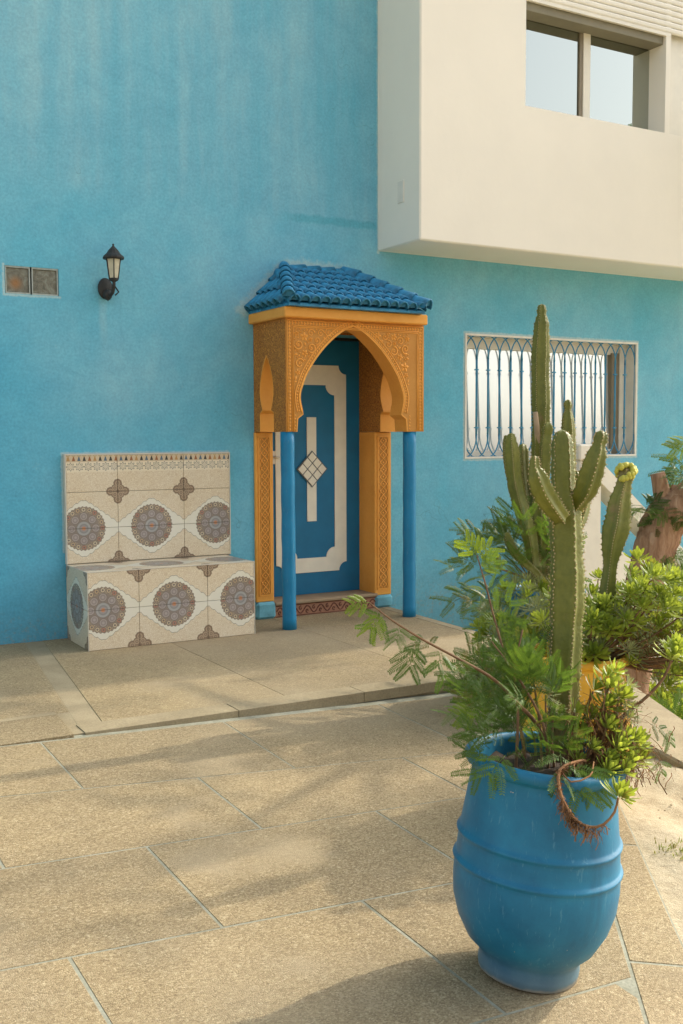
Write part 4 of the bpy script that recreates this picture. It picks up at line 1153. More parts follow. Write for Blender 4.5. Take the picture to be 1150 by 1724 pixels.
for L_ in (F_trunk, F_right, F_left):
    for i_, q_ in enumerate(L_): L_[i_] = (*q_[:3], q_[3]*(.97 if L_ is F_trunk and i_ < 6 else 1.0 if i_ < len(L_)-1 else 1))
cactus('thick pale green branching cactus rising from the front blue pot', (2.194, 2.445, .6), [(F_trunk, 5), (F_right, 5), (F_left, 5), (F_small, 4), (F_rear, 4)])
R_tall = [(4.195, 4.898, 0.53, 0.0503), (4.207, 4.915, 0.817, 0.0521), (4.227, 4.934, 1.176, 0.0521), (4.246, 4.95, 1.498, 0.0467), (4.257, 4.954, 1.635, 0.0485), (4.263, 4.964, 1.785, 0.0503), (4.269, 4.979, 2.0, 0.0503), (4.279, 4.988, 2.18, 0.0467), (4.286, 4.992, 2.277, 0.0413), (4.287, 4.994, 2.32, 0.0252), (4.289, 4.996, 2.348, 0.027), (4.29, 4.998, 2.381, 0.018)]
R_bud = [(4.179, 4.852, 1.253, 0.0319), (4.187, 4.836, 1.395, 0.037), (4.191, 4.834, 1.536, 0.0352), (4.2, 4.834, 1.595, 0.0282), (4.204, 4.834, 1.634, 0.0352), (4.206, 4.836, 1.665, 0.0211)]
R_mid = [(4.21, 4.90, 0.60, 0.036), (4.248, 4.881, 0.691, 0.036), (4.314, 4.862, 0.924, 0.0396), (4.366, 4.85, 1.139, 0.0413), (4.391, 4.857, 1.39, 0.0413), (4.398, 4.868, 1.57, 0.0413), (4.4, 4.877, 1.695, 0.036), (4.402, 4.88, 1.749, 0.0198), (4.403, 4.882, 1.778, 0.027), (4.404, 4.884, 1.803, 0.018)]
R_left = [(4.18, 4.89, 0.66, 0.033), (4.157, 4.884, 0.788, 0.0357), (4.127, 4.894, 0.985, 0.0391), (4.071, 4.906, 1.154, 0.0407), (4.044, 4.935, 1.317, 0.0425), (4.037, 4.951, 1.455, 0.0425), (4.034, 4.961, 1.554, 0.0319), (4.036, 4.964, 1.603, 0.0177)]
R_twin = [(4.094, 4.969, 1.232, 0.025), (4.062, 4.998, 1.357, 0.0322), (4.048, 5.016, 1.482, 0.0286), (4.045, 5.024, 1.557, 0.0214), (4.047, 5.026, 1.592, 0.0143)]
R_inner = [(4.24, 4.96, 0.66, 0.033), (4.261, 4.995, 0.769, 0.0365), (4.243, 5.027, 1.024, 0.0402), (4.223, 5.057, 1.242, 0.042), (4.217, 5.074, 1.406, 0.0402), (4.22, 5.08, 1.497, 0.0329), (4.222, 5.082, 1.537, 0.0183)]
R_low = [(4.17, 4.85, 0.72, 0.022), (4.133, 4.839, 0.776, 0.0248), (4.07, 4.857, 0.832, 0.0282), (4.004, 4.877, 0.898, 0.0281), (3.974, 4.9, 0.968, 0.0281), (3.963, 4.91, 1.017, 0.0176)]
rc = cactus('tallest dark green cactus, its column crossing the barred window', (4.195, 4.898, .55), [(R_tall, 6), (R_bud, 4), (R_mid, 5), (R_left, 4), (R_twin, 4), (R_inner, 4), (R_low, 4)])
q = MB(); q.tube([(4.238, 4.95, 1.50), (4.226, 4.945, 1.552), (4.208, 4.935, 1.642), (4.19, 4.93, 1.735)], [.017, .018, .017, .015], 8); q.build('dead_stub', MT['wood_cut'], rc)
Y_stem = [(3.254, 3.361, 0.572, 0.031), (3.268, 3.364, 0.701, 0.0323), (3.281, 3.365, 0.812, 0.0323), (3.282, 3.372, 0.907, 0.0349), (3.296, 3.374, 1.023, 0.0297), (3.311, 3.374, 1.126, 0.0465), (3.328, 3.371, 1.204, 0.0543), (3.345, 3.37, 1.307, 0.0465), (3.362, 3.366, 1.381, 0.031), (3.37, 3.365, 1.415, 0.030), (3.373, 3.365, 1.445, 0.026)]
yc = cactus('single club shaped cactus tipped with a ring of yellow buds', (3.254, 3.361, .57), [(Y_stem, 5)])
for k in range(44):
    a = k*2.4; el = -.6+2.1*((k*.7548) % 1); rr_ = .043
    c = Vector((3.372+rr_*math.cos(a)*math.cos(el), 3.365+rr_*math.sin(a)*math.cos(el), 1.428+.040*math.sin(el)))
    q = MB(); q.ico((0, 0, 0), .0105, .0105, .0125, 7, 5); 
    if k == 0: bme = q.mesh('flower_bud', MT['bud'])
    inst(bme, 'flower_bud', yc, Matrix.Translation(c) @ Matrix.Scale(.8+.5*random.random(), 4))

# ------------------------------------------------------------------ leaves
def pinnate(L, pairs, ll, lw, seed, curl=.35):
    """one feathery leaflet-bearing axis along +Y, drooping"""
    r = random.Random(seed); V_ = []; F_ = []
    def pt(t): return Vector((0, L*t*(1-.12*curl*t), -curl*L*t*t*.6))
    for i in range(pairs):
        t = .08+.92*(i+.5)/pairs; p = pt(t); k = ll*(.55+.45*math.sin(math.pi*min(1, .18+t*.85)))*(.9+.2*r.random())
        for s in (-1, 1):
            dr = Vector((s*.93, .36+.15*r.random(), -.12-.25*r.random())).normalized(); sd_ = Vector((-.36*s, .93, .1)).normalized()
            a = p; b = p+dr*k*.5+sd_*lw*.5; c = p+dr*k; d = p+dr*k*.5-sd_*lw*.5
            o = len(V_); V_ += [a, b, c, d]; F_.append((o, o+1, o+2, o+3))
    o = len(V_); w_ = .0009
    for i in range(5):
        p = pt(i/4); V_ += [p+Vector((w_, 0, 0)), p-Vector((w_, 0, 0))]
    for i in range(4): F_.append((o+2*i, o+2*i+1, o+2*i+3, o+2*i+2))
    return V_, F_
def bipinnate_mesh(name, mat, seed, npair=4, L=.07, pL=.105, pairs=14, ll=.0195, lw=.0056):
    q = MB(); r = random.Random(seed)
    def put(V_, F_, M4): q.add([M4 @ v for v in V_], F_)
    rach = [Vector((0, L*t, -.25*L*t*t)) for t in np.linspace(0, 1, 5)]
    q.tube(rach, .0011, 4)
    for i in range(npair):
        t = .25+.75*i/(max(1, npair-1)); p = Vector((0, L*t, -.25*L*t*t))
        for s in (-1, 1):
            V_, F_ = pinnate(pL*(.75+.3*r.random()), pairs, ll, lw, r.random(), .25+.5*r.random())
            M4 = Matrix.Translation(p) @ Matrix.Rotation(-s*R(62-32*t+r.random()*12), 4, 'Z') @ Matrix.Rotation(R(-8+r.random()*14), 4, 'X') @ Matrix.Rotation(s*R(12*r.random()), 4, 'Y')
            put(V_, F_, M4)
    return q.mesh(name, mat, fix=False)
def rosette_mesh(name, mat, seed, n=24, L=.055, w_=.012, flat=.0):
    q = MB(); r = random.Random(seed)
    for i in range(n):
        a = i*2.39996+r.random()*.3; t = i/n; el = R(8+72*t**1.2-flat*20)+(r.random()-.5)*.25; k = L*(1-.45*t)*(.85+.3*r.random()); ww = w_*(1-.3*t)
        d = Vector((math.cos(a)*math.cos(el), math.sin(a)*math.cos(el), math.sin(el))); sd_ = Vector((-math.sin(a), math.cos(a), 0)); nn = d.cross(sd_)*-1
        b0 = d*.006+Vector((0, 0, .012*t)); bend = nn*(-k*.10)
        P = []
        for u, hw_ in ((0, .25), (.4, .72), (.72, 1.0), (.9, .7)):
            c = b0+d*k*u-nn*(k*.12*u*u) ; P += [c+sd_*ww*.5*hw_+nn*ww*.16*hw_, c-nn*0, c-sd_*ww*.5*hw_+nn*ww*.16*hw_]
        tip = b0+d*k-nn*(k*.12); P.append(tip)
        F_ = []
        for s in range(3):
            o = s*3; F_ += [(o, o+1, o+4, o+3), (o+1, o+2, o+5, o+4)]
        F_ += [(9, 10, 12), (10, 11, 12)]
        q.add(P, F_, True)
    return q.mesh(name, mat, fix=False)
FE = [bipinnate_mesh('feathery_leaf', MT['feather'], s, npair=2+s % 2) for s in range(4)]
FY_ = [bipinnate_mesh('feathery_leaf', MT['feather_young'], s+9, npair=3, L=.05, pL=.075, pairs=12, ll=.014) for s in range(2)]
RO = [rosette_mesh('leaf_rosette', MT['succ'], s, 22+s*3, .060, .0150) for s in range(3)]
RS = [rosette_mesh('leaf_rosette', MT['silver'], s+20, 34, .062, .0075, .6) for s in range(2)]
def aim(dirv, rollv=None, y_axis=True):
    """matrix turning +Y (or +Z) to dirv"""
    d = Vector(dirv).normalized(); qd = d.to_track_quat('Y' if y_axis else 'Z', 'Z' if y_axis else 'Y'); M4 = qd.to_matrix().to_4x4()
    return M4 @ Matrix.Rotation(rollv if rollv is not None else 0, 4, 'Y' if y_axis else 'Z')
def put_leaf(me, par, p, d, sc=1, roll_=None, name='feathery_leaf'):
    # blades turn their upper side to the light and the open yard
    y = Vector(d).normalized(); zt = Vector((-.30, -.62, .72))+Vector((random.random()-.5, random.random()-.5, random.random()-.5))*.9
    z = zt-y*zt.dot(y); z.normalize(); x = y.cross(z)
    M4 = Matrix((x, y, z)).transposed().to_4x4(); M4.translation = p
    return inst(me, name, par, M4 @ Matrix.Scale(sc, 4))
def put_ros(me, par, p, d, sc=1): return inst(me, 'leaf_rosette', par, Matrix.Translation(p) @ aim(d, random.random()*6.28, False) @ Matrix.Scale(sc, 4))
def branch(par, pts, name='branch', mat='twig'):
    C_ = cat_rom(pts, .02); q = MB(); q.tube([c[:3] for c in C_], [c[3]*(.7 if mat == 'dry' else 1) for c in C_], 6); return q.build(name, MT[mat], par, fix=False)
CR = Vector((.866, -.5, 0)); CF = Vector((.5, .866, 0))                # right of / away from the viewer, level

# feathery shrub in the front pot
fs_ = thing('feathery_shrub', 'feathery leaved young tree leaning left out of the front blue pot', 'shrub', (2.05, 2.38, .62))
B1 = [(2.13, 2.40, 0.60, 0.0078), (2.052, 2.39, 0.735, 0.0062), (1.956, 2.371, 0.821, 0.0056), (1.85, 2.347, 0.909, 0.0048), (1.735, 2.362, 0.979, 0.004), (1.626, 2.372, 1.04, 0.0033), (1.538, 2.393, 1.099, 0.0026), (1.482, 2.418, 1.148, 0.0019)]
B2 = [(2.05, 2.44, .60, .0056), (2.045, 2.456, 0.698, 0.0054), (2.048, 2.517, 0.839, 0.0046), (2.048, 2.547, 0.929, 0.004), (2.045, 2.592, 1.03, 0.0033), (2.039, 2.627, 1.129, 0.0028), (2.033, 2.647, 1.184, 0.0022), (2.031, 2.663, 1.222, 0.0019)]
B3 = [(1.96, 2.379, 0.60, 0.0056), (1.971, 2.383, 0.787, 0.0045), (1.979, 2.411, 0.904, 0.0035), (2.024, 2.429, 1.021, 0.0027)]
B4 = [(2.07, 2.36, .60, .005), (2.02, 2.33, .76, .0042), (1.95, 2.36, .90, .003), (1.90, 2.42, 1.0, .002)]
for b in (B1, B2, B3, B4): branch(fs_, b)
def leaves_on(par, B, t0, t1, n, sc, meshes, droop=.3, spread=1.0, rs=1):
    r = random.Random(rs); C_ = cat_rom(B, .01)
    for k in range(n):
        t = t0+(t1-t0)*(k+r.random()*.6)/n; i = min(len(C_)-2, int(t*(len(C_)-1))); p = Vector(C_[i][:3]); tg = (Vector(C_[min(i+3, len(C_)-1)][:3])-Vector(C_[max(i-3, 0)][:3])).normalized()
        side = tg.cross(Vector((r.random()-.5, r.random()-.5, r.random()-.5))).normalized()
        d = (tg*.55+side*spread+Vector((0, 0, -droop))).normalized()
        put_leaf(meshes[r.randrange(len(meshes))], par, p, d, sc*(.8+.4*r.random()))
leaves_on(fs_, B1, .30, .62, 4, .5, FE, .35, 1.0, 3)
leaves_on(fs_, B1, .64, .97, 6, .56, FE, .75, .8, 4)
leaves_on(fs_, B2, .35, .97, 12, .66, FE, .15, 1.1, 5)
leaves_on(fs_, B3, .25, .98, 7, .62, FE, .2, 1.0, 6)
leaves_on(fs_, B4, .25, .98, 6, .6, FE, .2, 1.0, 7)
put_leaf(FY_[0], fs_, Vector((1.482, 2.418, 1.148)), (-.85, .25, .1), .7); put_leaf(FY_[1], fs_, Vector((1.51, 2.405, 1.12)), (-.6, -.1, -.5), .75)
put_leaf(FY_[0], fs_, Vector((2.031, 2.663, 1.222)), (-.5, .2, .7), .8); put_leaf(FY_[1], fs_, Vector((2.031, 2.663, 1.215)), (.6, -.2, .5), .8)
put_leaf(FE[1], fs_, Vector((1.60, 2.38, 1.03)), (-.25, -.2, -1), .75); put_leaf(FE[2], fs_, Vector((1.68, 2.37, .99)), (.1, -.2, -1), .7)
for k in range(62):                                   # bushy middle above the soil
    r = random.Random(100+k); c = Vector((2.03, 2.40, .74))-CR*.045+CR*(r.random()-.5)*.22+CF*(r.random()-.55)*.34+Vector((0, 0, r.random()*.27-.10))
    d = (c-Vector((2.06, 2.40, .60))+Vector((0, 0, .08))); d = d.normalized()+Vector((r.random()-.5, r.random()-.5, r.random()*.5-.35))*.9
    put_leaf(FE[k % 4], fs_, c, d, .6+.3*r.random())
for p, d, s in (((1.86, 2.30, .70), (-.9, -.3, -.25), .95), ((1.84, 2.33, .69), (-.7, .2, -.6), .8), ((1.98, 2.17, .70), (-.1, -.6, -.75), 1.0), ((2.02, 2.15, .69), (.1, -.35, -.9), .95), ((1.97, 2.2, .72), (-.4, -.7, -.5), .9), ((1.82, 2.42, .80), (-.9, .1, .2), .7)):
    put_leaf(FE[int(s*100) % 4], fs_, Vector(p), d, s)
put_leaf(FY_[0], fs_, Vector((1.83, 2.40, .80)), (-1, .1, .05), .75)

# fleshy shrub in the front pot, with its dry stems and the loop hanging over the rim
ff = thing('succulent_plant', 'fleshy leaved plant over the right rim of the front blue pot, with dry brown stems', 'plant', (2.2, 2.30, .62))
def px_off(base, r_, f_, z): return Vector(base)+CR*r_+CF*f_+Vector((0, 0, z))
base = Vector((2.10, 2.33, .63))
ros = [(.10, .06, .20, .9, RO), (.13, .02, .215, 1.1, RO), (.16, .0, .19, 1.0, RO), (.17, .08, .17, .9, RO), (.115, -.02, .17, .95, RO), (.19, .03, .15, .9, RS), (.18, -.02, .135, .8, RS), (.145, .07, .24, .8, RO),
       (.13, -.10, .07, .9, RO), (.155, -.07, .085, 1.0, RO), (.19, -.05, .075, 1.05, RO), (.205, -.03, .055, .9, RO), (.17, -.10, .03, .95, RO), (.14, -.13, .015, .9, RO), (.09, -.15, .02, .85, RO), (.06, -.10, .07, .75, RO), (.04, -.03, .10, .7, RO), (.21, -.04, .02, .85, RO), (.10, -.13, .05, .7, RO), (.0, -.06, .06, .65, RO), (-.02, .05, .14, .85, RS), (.03, .0, .15, .8, RO), (-.05, .02, .20, .8, RS), (-.08, .06, .24, .85, RS), (.02, -.09, .03, .7, RO), (.06, -.12, .0, .7, RO), (.075, .02, .13, .85, RO), (.16, .05, .26, .8, RO), (.20, .06, .21, .8, RS), (.11, -.06, .12, .9, RO)]
st = MB()
for i, (a, b, z, s, pool) in enumerate(ros):
    p = px_off(base, a, b, z); d = CR*(.35+random.random()*.5)+CF*(random.random()-.7)*.5+Vector((0, 0, .7+.4*random.random()))
    put_ros(pool[i % len(pool)], ff, p, d, s)
    s0 = px_off(base, a*.6-.01, b*.5, -.02); mid = (s0+p)/2+Vector((random.random()-.5, random.random()-.5, -.2))*.03
    C_ = cat_rom([(*s0, .004), (*mid, .0037), (*p, .003)], .015); st.tube([c[:3] for c in C_], [c[3] for c in C_], 5)
st.build('stems', MT['twig'], ff, fix=False)
loop = [(2.09, 2.26, .62, .0065), (2.053, 2.187, 0.682, 0.0067), (1.985, 2.172, 0.69, 0.0066), (1.929, 2.155, 0.684, 0.0065), (1.903, 2.125, 0.646, 0.0064), (1.899, 2.095, 0.609, 0.0064), (1.919, 2.072, 0.571, 0.0064), (1.947, 2.052, 0.556, 0.0057), (1.98, 2.036, 0.562, 0.0051), (2.017, 2.034, 0.59, 0.0048), (2.037, 2.042, 0.623, 0.0042)]
branch(ff, loop, 'hanging_stem', 'dry')
branch(ff, [(1.935, 2.16, .686, .003), (1.953, 2.135, 0.654, 0.0033), (2.003, 2.115, 0.668, 0.0033), (2.05, 2.15, .69, .003)], 'hanging_stem', 'dry')
put_ros(RO[0], ff, Vector((2.037, 2.042, .622)), (.35, -.15, .9), 1.05); put_ros(RO[1], ff, Vector((2.04, 2.04, .625)), (.8, -.3, .45), .8)
def fibres(par, n, centre, rad, L, seed, droop=.6, name='dry_fibres'):
    q = MB(); r = random.Random(seed)
    for k in range(n):
        p = Vector(centre(r)); d = Vector((r.random()-.5, r.random()-.5, r.random()-.5)).normalized(); ln = L*(.4+r.random())
        w_ = .0007+.0009*r.random(); pts = []
        for i in range(5):
            t = i/4; pts.append(p+d*ln*t+Vector((math.sin(k+t*5)*.006, math.cos(k*2+t*4)*.006, -droop*ln*t*t)))
        sdv = d.cross(Vector((.3, .5, .8))).normalized()*w_
        q.add([a for pp in pts for a in (pp+sdv, pp-sdv)], [(2*i, 2*i+1, 2*i+3, 2*i+2) for i in range(4)])
    return stuff(q.build(name, MT['dry'], par, fix=False))
fibres(ff, 900, lambda r: px_off(base, .125+.05*r.gauss(0, 1), .0+.035*r.gauss(0, 1), .10+.05*r.gauss(0, 1)), .05, .045, 5)
fibres(ff, 500, lambda r: px_off(base, .14+.06*r.gauss(0, 1), -.08+.03*r.gauss(0, 1), .03+.025*r.gauss(0, 1)), .05, .035, 6)
LC = cat_rom(loop, .004)
fibres(ff, 330, lambda r: LC[r.randrange(int(len(LC)*.25), int(len(LC)*.86))][:3], .0, .014, 8, .9)
fibres(ff, 220, lambda r: Vector(LC[int(len(LC)*((.60, .66, .69, .78)[r.randrange(4)]+.03*r.gauss(0, 1)))][:3])+Vector((r.gauss(0, .004), r.gauss(0, .004), -.006-.012*r.random())), .0, .018, 9, 1.0)
twig = [(2.24, 2.36, .62, .006), (2.30, 2.385, 0.675, 0.0058), (2.383, 2.371, 0.724, 0.0056), (2.453, 2.336, 0.788, 0.0048), (2.497, 2.315, 0.844, 0.0041), (2.518, 2.307, 0.895, 0.0037)]
branch(ff, twig)
for k, (d, s) in enumerate((((.2, -.1, 1), 1.15), ((.7, -.3, .6), 1.0), ((-.3, -.2, .8), .9))): put_ros(RO[k % 3], ff, Vector((2.518, 2.307, .897))+Vector((.01*k, 0, .015*k)), d, s)
# fine loose sprig right of the pot
sp2 = [(2.36, 2.36, .70, .002), (2.41, 2.335, .66, .0016), (2.45, 2.315, .62, .0014), (2.475, 2.30, .585, .001)]
branch(ff, sp2)
for k, (p, d) in enumerate((((2.45, 2.325, .70), (.8, -.3, -.3)), ((2.50, 2.30, .68), (.3, -.2, -.9)), ((2.47, 2.30, .59), (.2, -.1, -1)))): put_leaf(FE[k], ff, Vector(p), d, .5)

# big shrub of the yellow pot
ys2 = thing('succulent_shrub', 'broad light green fleshy shrub overflowing the yellow pot to the right', 'shrub', (3.2, 3.42, .6))
st = MB(); yb2 = Vector((3.20, 3.42, .62)); r = random.Random(55); cnt = 0
while cnt < 260:
    a, b, z = r.uniform(-.16, .72), r.uniform(-.29, .26), r.uniform(-.08, .52)
    # mound outline, higher in the middle and to the right, drooping at the far right
    top = .15+.265*math.exp(-((a-.26)/.24)**2)-.08*max(0, a-.4); low = (-.03 if a > .22 else .0)-.10*max(0, a-.25)+.05*math.cos(a*9)
    if z > top or z < low or abs(b) > .29: continue
    core = (z < top*.6) and abs(b) < .10 and -.05 < a < .45
    if core and r.random() < .6: continue
    p = px_off(yb2, a, b, z); d = CR*((a-.1)*1.5+r.uniform(-.3, .3))+CF*(b*2+r.uniform(-.5, .2))+Vector((0, 0, .65+.5*r.random()))
    silver = (r.random() < .10) or (.14 < a < .34 and b < 0 and z < .16 and r.random() < .7)
    put_ros(RS[cnt % 2] if silver else RO[cnt % 3], ys2, p, d, r.uniform(.8, 1.25)); cnt += 1
    if cnt % 5 == 0:
        s0 = yb2+CR*(a*.15)+CF*b*.2; mid = s0.lerp(p, .55)+Vector((0, 0, -.02)); C_ = cat_rom([(*s0, .006), (*mid, .0045), (*p, .003)], .03); st.tube([c[:3] for c in C_], [c[3] for c in C_], 5)
st.build('stems', MT['twig'], ys2, fix=False)
fibres(ys2, 500, lambda r: px_off(yb2, .30+.11*r.gauss(0, 1), -.05+.06*r.gauss(0, 1), .10+.08*r.gauss(0, 1)), .05, .05, 15)
for k in range(9):
    p = px_off(yb2, random.uniform(.2, .6), random.uniform(-.3, -.1), random.uniform(.18, .36)); q = MB()
    for j in range(9):
        a = j*.7; q.add([(0, 0, 0), (.014*math.cos(a), .014*math.sin(a), .006), (.014*math.cos(a+.5), .014*math.sin(a+.5), .006)], [(0, 1, 2)])
    if k == 0: flm = q.mesh('flower', MT['flower'], fix=False)
    inst(flm, 'flower', ys2, Matrix.Translation(p))

# plants of the rear pot
rf = thing('feathery_shrub', 'feathery bush beside the tall cactus, behind the front plants', 'shrub', (4.25, 4.95, .6))
rb = Vector((4.28, 4.93, .62)); r = random.Random(77)
for k in range(5):
    e = px_off(rb, -.16-.16*k/4+.05*r.random(), r.uniform(-.2, .15), .12+.24*r.random()); branch(rf, [(*px_off(rb, -.02, 0, -.03), .007), (*px_off(rb, -.08, r.uniform(-.1, .1), .08), .005), (*e, .003)])
for k in range(85):
    a, b, z = r.uniform(-.50, .12), r.uniform(-.32, .2), r.uniform(-.12, .42)
    if (a+.16)**2/.11+(z-.12)**2/.085 > 1: continue
    p = px_off(rb, a, b, z); d = (p-rb-Vector((0, 0, -.05))).normalized()+Vector((r.uniform(-.5, .5), r.uniform(-.5, .5), r.uniform(-.3, .4)))
    put_leaf(FE[k % 4] if r.random() < .8 else FY_[k % 2], rf, p, d, r.uniform(1.1, 1.6))
rs_ = thing('silvery_shrub', 'grey green narrow leaved shrub in front of the rear blue pot', 'shrub', (4.0, 4.6, fz(4, 4.6)))
for k in range(230):
    a, b, z = r.uniform(-.38, .30), r.uniform(-.22, .2), r.uniform(.05, .80)
    if (a+.03)**2/.11+(z-.36)**2/.17 > 1: continue
    p = px_off((3.87, 4.52, 0), a, b, z); d = CR*a*2+CF*b*2+Vector((r.uniform(-.4, .4), r.uniform(-.4, .4), .8))
    put_ros(RS[k % 2] if r.random() < .6 else RO[k % 3], rs_, p, d, r.uniform(1.0, 1.5))
st = MB()
for k in range(16):
    e = px_off((3.87, 4.52, 0), r.uniform(-.2, .2), r.uniform(-.15, .15), r.uniform(.3, .55)); C_ = cat_rom([(*px_off((3.87, 4.52, 0), r.uniform(-.06, .06), r.uniform(-.05, .05), -.02), .006), (*(e*.5+Vector((3.87, 4.52, .1))*.5), .005), (*e, .003)], .04); st.tube([c[:3] for c in C_], [c[3] for c in C_], 5)
st.build('stems', MT['twig'], rs_, fix=False)

# ------------------------------------------------------------------ staircase with balustrade
stair = thing('staircase', 'white plastered outside stair with sloping balustrade going down beside the wall', 'staircase', (6.6, 7.2, -.9))
SY0, SY1 = 6.92, 7.10
q = MB(); q.bbox(6.372, 6.63, SY0-.02, SY1+.02, -1.0, 1.375, .012); q.build('pier', MT['white_wall'], stair)
q = MB(); q.bbox(6.35, 6.56, SY0-.04, SY1+.04, 1.376, 1.515, .015); q.build('pier_cap', MT['white_wall'], stair)
slope = (.811-1.40)/(7.374-6.63)
def sloped(x0, x1, zt, zb, y0, y1, nm):
    q = MB(); P = [(x0, zb(x0)), (x1, zb(x1)), (x1, zt(x1)), (x0, zt(x0))]; q.prism(P, lambda a, b, d: (a, y0+d, b), y1-y0); return q.build(nm, MT['white_wall'], stair)
sloped(6.562, 9.2, lambda x: 1.40+slope*(x-6.56)*1.0, lambda x: 1.22+slope*(x-6.56), SY0-.03, SY1+.03, 'handrail')
sloped(6.632, 9.2, lambda x: .735+slope*(x-6.63)*.85, lambda x: .2+slope*(x-6.63)-.9, SY0, SY1, 'string_wall')
for k in range(4):
    x = 7.27+k*.34; zb2 = .735+slope*(x-6.63)*.85; zt2 = 1.215+slope*(x-6.56)
    prof = [(.075, 0), (.075, .03), (.05, .04), (.045, .07), (.075, .16), (.08, .2), (.05, .33), (.042, .37), (.06, .39), (.075, .4), (.075, .43)]
    hgt = zt2-zb2+.06; q = MB(); q.lathe([(r_*1.0, zb2-.03+z*hgt/.43) for r_, z in prof], 18, (x, (SY0+SY1)/2, 0)); q.build('baluster', MT['white_wall'], stair)
for k in range(9):
    q = MB(); q.bbox(6.64+k*.27, 9.2, SY1+.002, D-.01, -1.3, .62-k*.17-.03, .006); 
    if k: q = MB(); q.bbox(6.64+k*.27, 6.64+(k+1)*.27-.001, SY1+.002, D-.01, -1.3, .62-k*.17, .006)
    else: q = MB(); q.bbox(6.64, 6.909, SY1+.002, D-.01, -1.3, .62, .006)
    q.build('tread', MT['cement'], stair)

# ------------------------------------------------------------------ tree at the right
tree = thing('tree', 'pruned brown tree trunk with cut stubs and leafy tufts at the right edge', 'tree', (5.30, 5.24, -.95))
def limb(name, pts, seed, mat='bark', n=16, cut=True):
    C_ = cat_rom(pts, .03); q = MB(); q.tube([c[:3] for c in C_], [c[3] for c in C_], n)
    rr_ = np.random.default_rng(seed); k = len(C_)
    for i, v in enumerate(q.v):
        ri, j = divmod(i, n); c = C_[ri][:3]; s = 1+.05*math.sin(j*2.1+ri*.35+seed)+.03*rr_.standard_normal(); q.v[i] = tuple(c+(np.array(v)-c)*s)
    return q.build(name, MT[mat], tree, fix=False)
limb('trunk', [(5.22, 5.24, -1.0, .17), (5.27, 5.237, -.5, .14), (5.324, 5.234, -.113, .125), (5.405, 5.225, .336, .131), (5.464, 5.218, .663, .14), (5.554, 5.195, .95, .15), (5.67, 5.15, 1.09, .15), (5.86, 5.06, 1.22, .14), (6.1, 4.95, 1.42, .13), (6.4, 4.85, 1.8, .12), (7.2, 4.8, 2.7, .10), (8.2, 4.85, 3.6, .08)], 1)
for s, P in ((2, [(5.585, 5.186, 1.08, .0697), (5.554, 5.215, 1.244, .0574), (5.54, 5.23, 1.33, .0492)]), (3, [(5.614, 5.171, 1.1, .0369), (5.647, 5.161, 1.244, .0328)])):
    limb('cut_stub', P, s)
    a, b = Vector(P[-1][:3]), Vector(P[-2][:3]); d = (a-b).normalized(); q = MB(); q.tube([a-d*.003, a+d*.003], P[-1][3]*.93, 14); q.build('cut_face', MT['wood_cut'], tree)
r = random.Random(5)
def tuft(c, rad, n, sc):
    for k in range(n):
        d = Vector((r.gauss(0, 1), r.gauss(0, 1), r.gauss(0, .6))).normalized(); p = Vector(c)+d*rad*r.random()
        put_leaf(FE[k % 4], tree, p, d+Vector((0, 0, -.25)), sc*r.uniform(.8, 1.3))
tuft((5.40, 5.20, 1.10), .07, 10, 1.0); tuft((5.60, 5.10, 1.11), .12, 22, 1.2); tuft((5.52, 5.08, .82), .07, 12, 1.0); tuft((5.68, 5.10, 1.32), .10, 10, 1.2)
for p, d in (((5.72, 5.13, 1.52), (-.9, .3, -.1)), ((5.75, 5.13, 1.49), (-.7, .2, -.3)), ((5.74, 5.1, 1.55), (-.8, .4, .2)), ((5.7, 5.13, 1.42), (-.6, .3, -.5))): put_leaf(FY_[0] if p[2] > 1.5 else FE[0], tree, Vector(p), d, 1.6)
def unseen_crown(c, rx, ry, rz, n, sc):
    for k in range(n):
        d = Vector((r.gauss(0, 1), r.gauss(0, 1), r.gauss(0, 1))).normalized(); q_ = r.random()**.4
        p = Vector((c[0]+d.x*rx*q_, c[1]+d.y*ry*q_, c[2]+d.z*rz*q_)); put_leaf(FE[k % 4], tree, p, d+Vector((0, 0, -.3)), sc*r.uniform(.8, 1.3))

for i, (c_, e) in enumerate((((8.0, 4.02, 4.5), (1.0, .22, .25)), ((9.1, 4.15, 4.5), (.5, .25, .25)), ((9.0, 4.9, 4.4), (1.15, .13, .2)), ((9.6, 5.15, 4.5), (.8, .22, .3)), ((8.9, 6.55, 4.4), (.9, .3, .3)))):  # unseen crown added out of frame, clumps placed to throw shadow streaks
    limb('unseen_bough', [(8.0, 4.85, 3.4, .06), ((8.0+c_[0])/2, (4.85+c_[1])/2, 4.0, .04), (*c_, .02)], 20+i, n=8)
    unseen_crown(c_, e[0], e[1], e[2], int(26*e[0]/.7), 2.1)

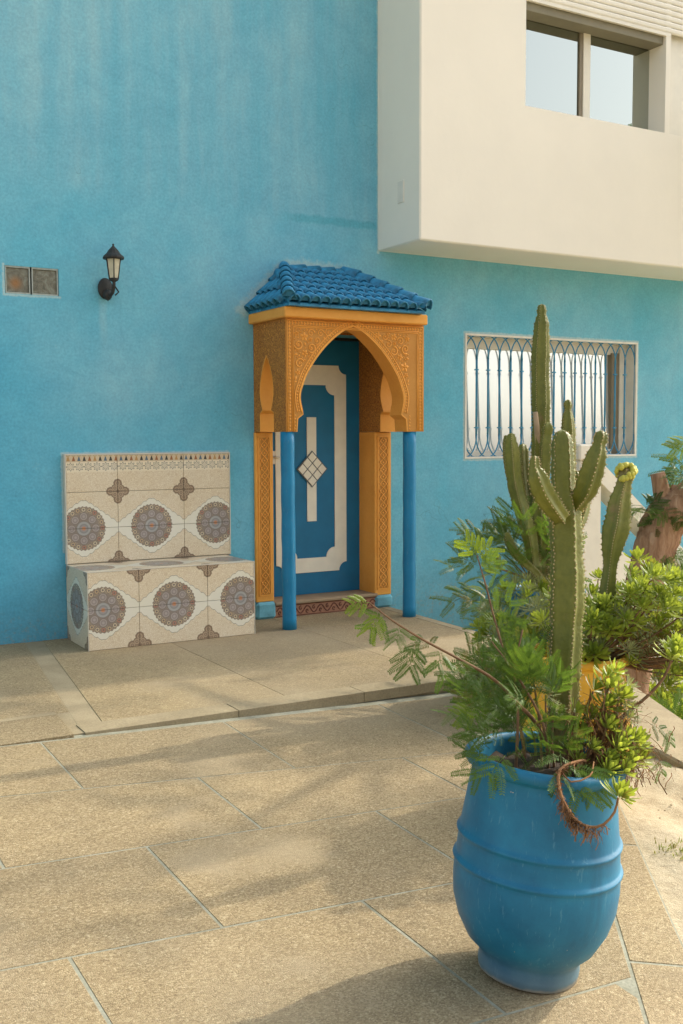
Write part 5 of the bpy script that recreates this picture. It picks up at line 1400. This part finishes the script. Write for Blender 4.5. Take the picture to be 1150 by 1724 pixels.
# dark bushes in the sunken bed, grass tuft and crumbs on the sand
def bush(label, c, rad, n, pool, name, sc=1.3):
    t = thing(name, label, 'shrub', c)
    for k in range(n):
        d = Vector((r.gauss(0, 1), r.gauss(0, 1), abs(r.gauss(0, 1)))).normalized(); p = Vector(c)+Vector((d.x*rad, d.y*rad, d.z*rad*1.1))*r.uniform(.5, 1)
        if pool is FE: put_leaf(pool[k % 4], t, p, d, sc*r.uniform(.8, 1.3))
        else: put_ros(pool[k % len(pool)], t, p, d+Vector((0, 0, .4)), sc*r.uniform(.8, 1.3))
    q = MB(); 
    for k in range(6): q.tube([Vector(c)-Vector((0, 0, .05)), Vector(c)+Vector((r.uniform(-.5, .5)*rad, r.uniform(-.5, .5)*rad, rad*.7))], [.012, .005], 5)
    q.build('stems', MT['twig'], t, fix=False); return t
bush('dark leafy bush low in the sunken bed behind the concrete apron', (5.15, 4.55, -.75), .42, 80, FE, 'garden_bush', 2.0)
bush('low shrub in the sunken bed at the foot of the white stair', (5.9, 5.6, -.75), .5, 70, RO, 'garden_bush', 2.2)
gt = MB(); r2 = random.Random(4)
for k in range(260):
    p = Vector((3.17+r2.gauss(0, .04), 2.85+r2.gauss(0, .035), fz(3.17, 2.84)-.035)); a = r2.random()*6.28; L = r2.uniform(.03, .07); d = Vector((math.cos(a)*.6, math.sin(a)*.6, .8)).normalized()*L; s = Vector((-math.sin(a), math.cos(a), 0))*.003
    gt.add([p+s, p-s, p+d*.6-s*.6, p+d*.6+s*.6, p+d+Vector((0, 0, -.01))], [(0, 1, 2, 3), (3, 2, 4)])
o = gt.build('grass_tuft', MT['succ'], fix=False); o['label'] = 'small green grass tuft on the sand beside the paving'; o['category'] = 'grass'; 
cr = MB()
for k in range(160):
    x, y = r2.uniform(2.8, 4.2), r2.uniform(2.4, 3.9)
    if x-(3.353+(y-3.364)*.7257) < .06: continue
    s = r2.uniform(.002, .006); cr.ico((x, y, fz(x, y)-.033+s*.3), s*1.3, s, s*.6, 6, 4)
o = stuff(cr.build('gravel', MT['sand'])); o['label'] = 'small stones and clods lying on the sand'; o['category'] = 'gravel'
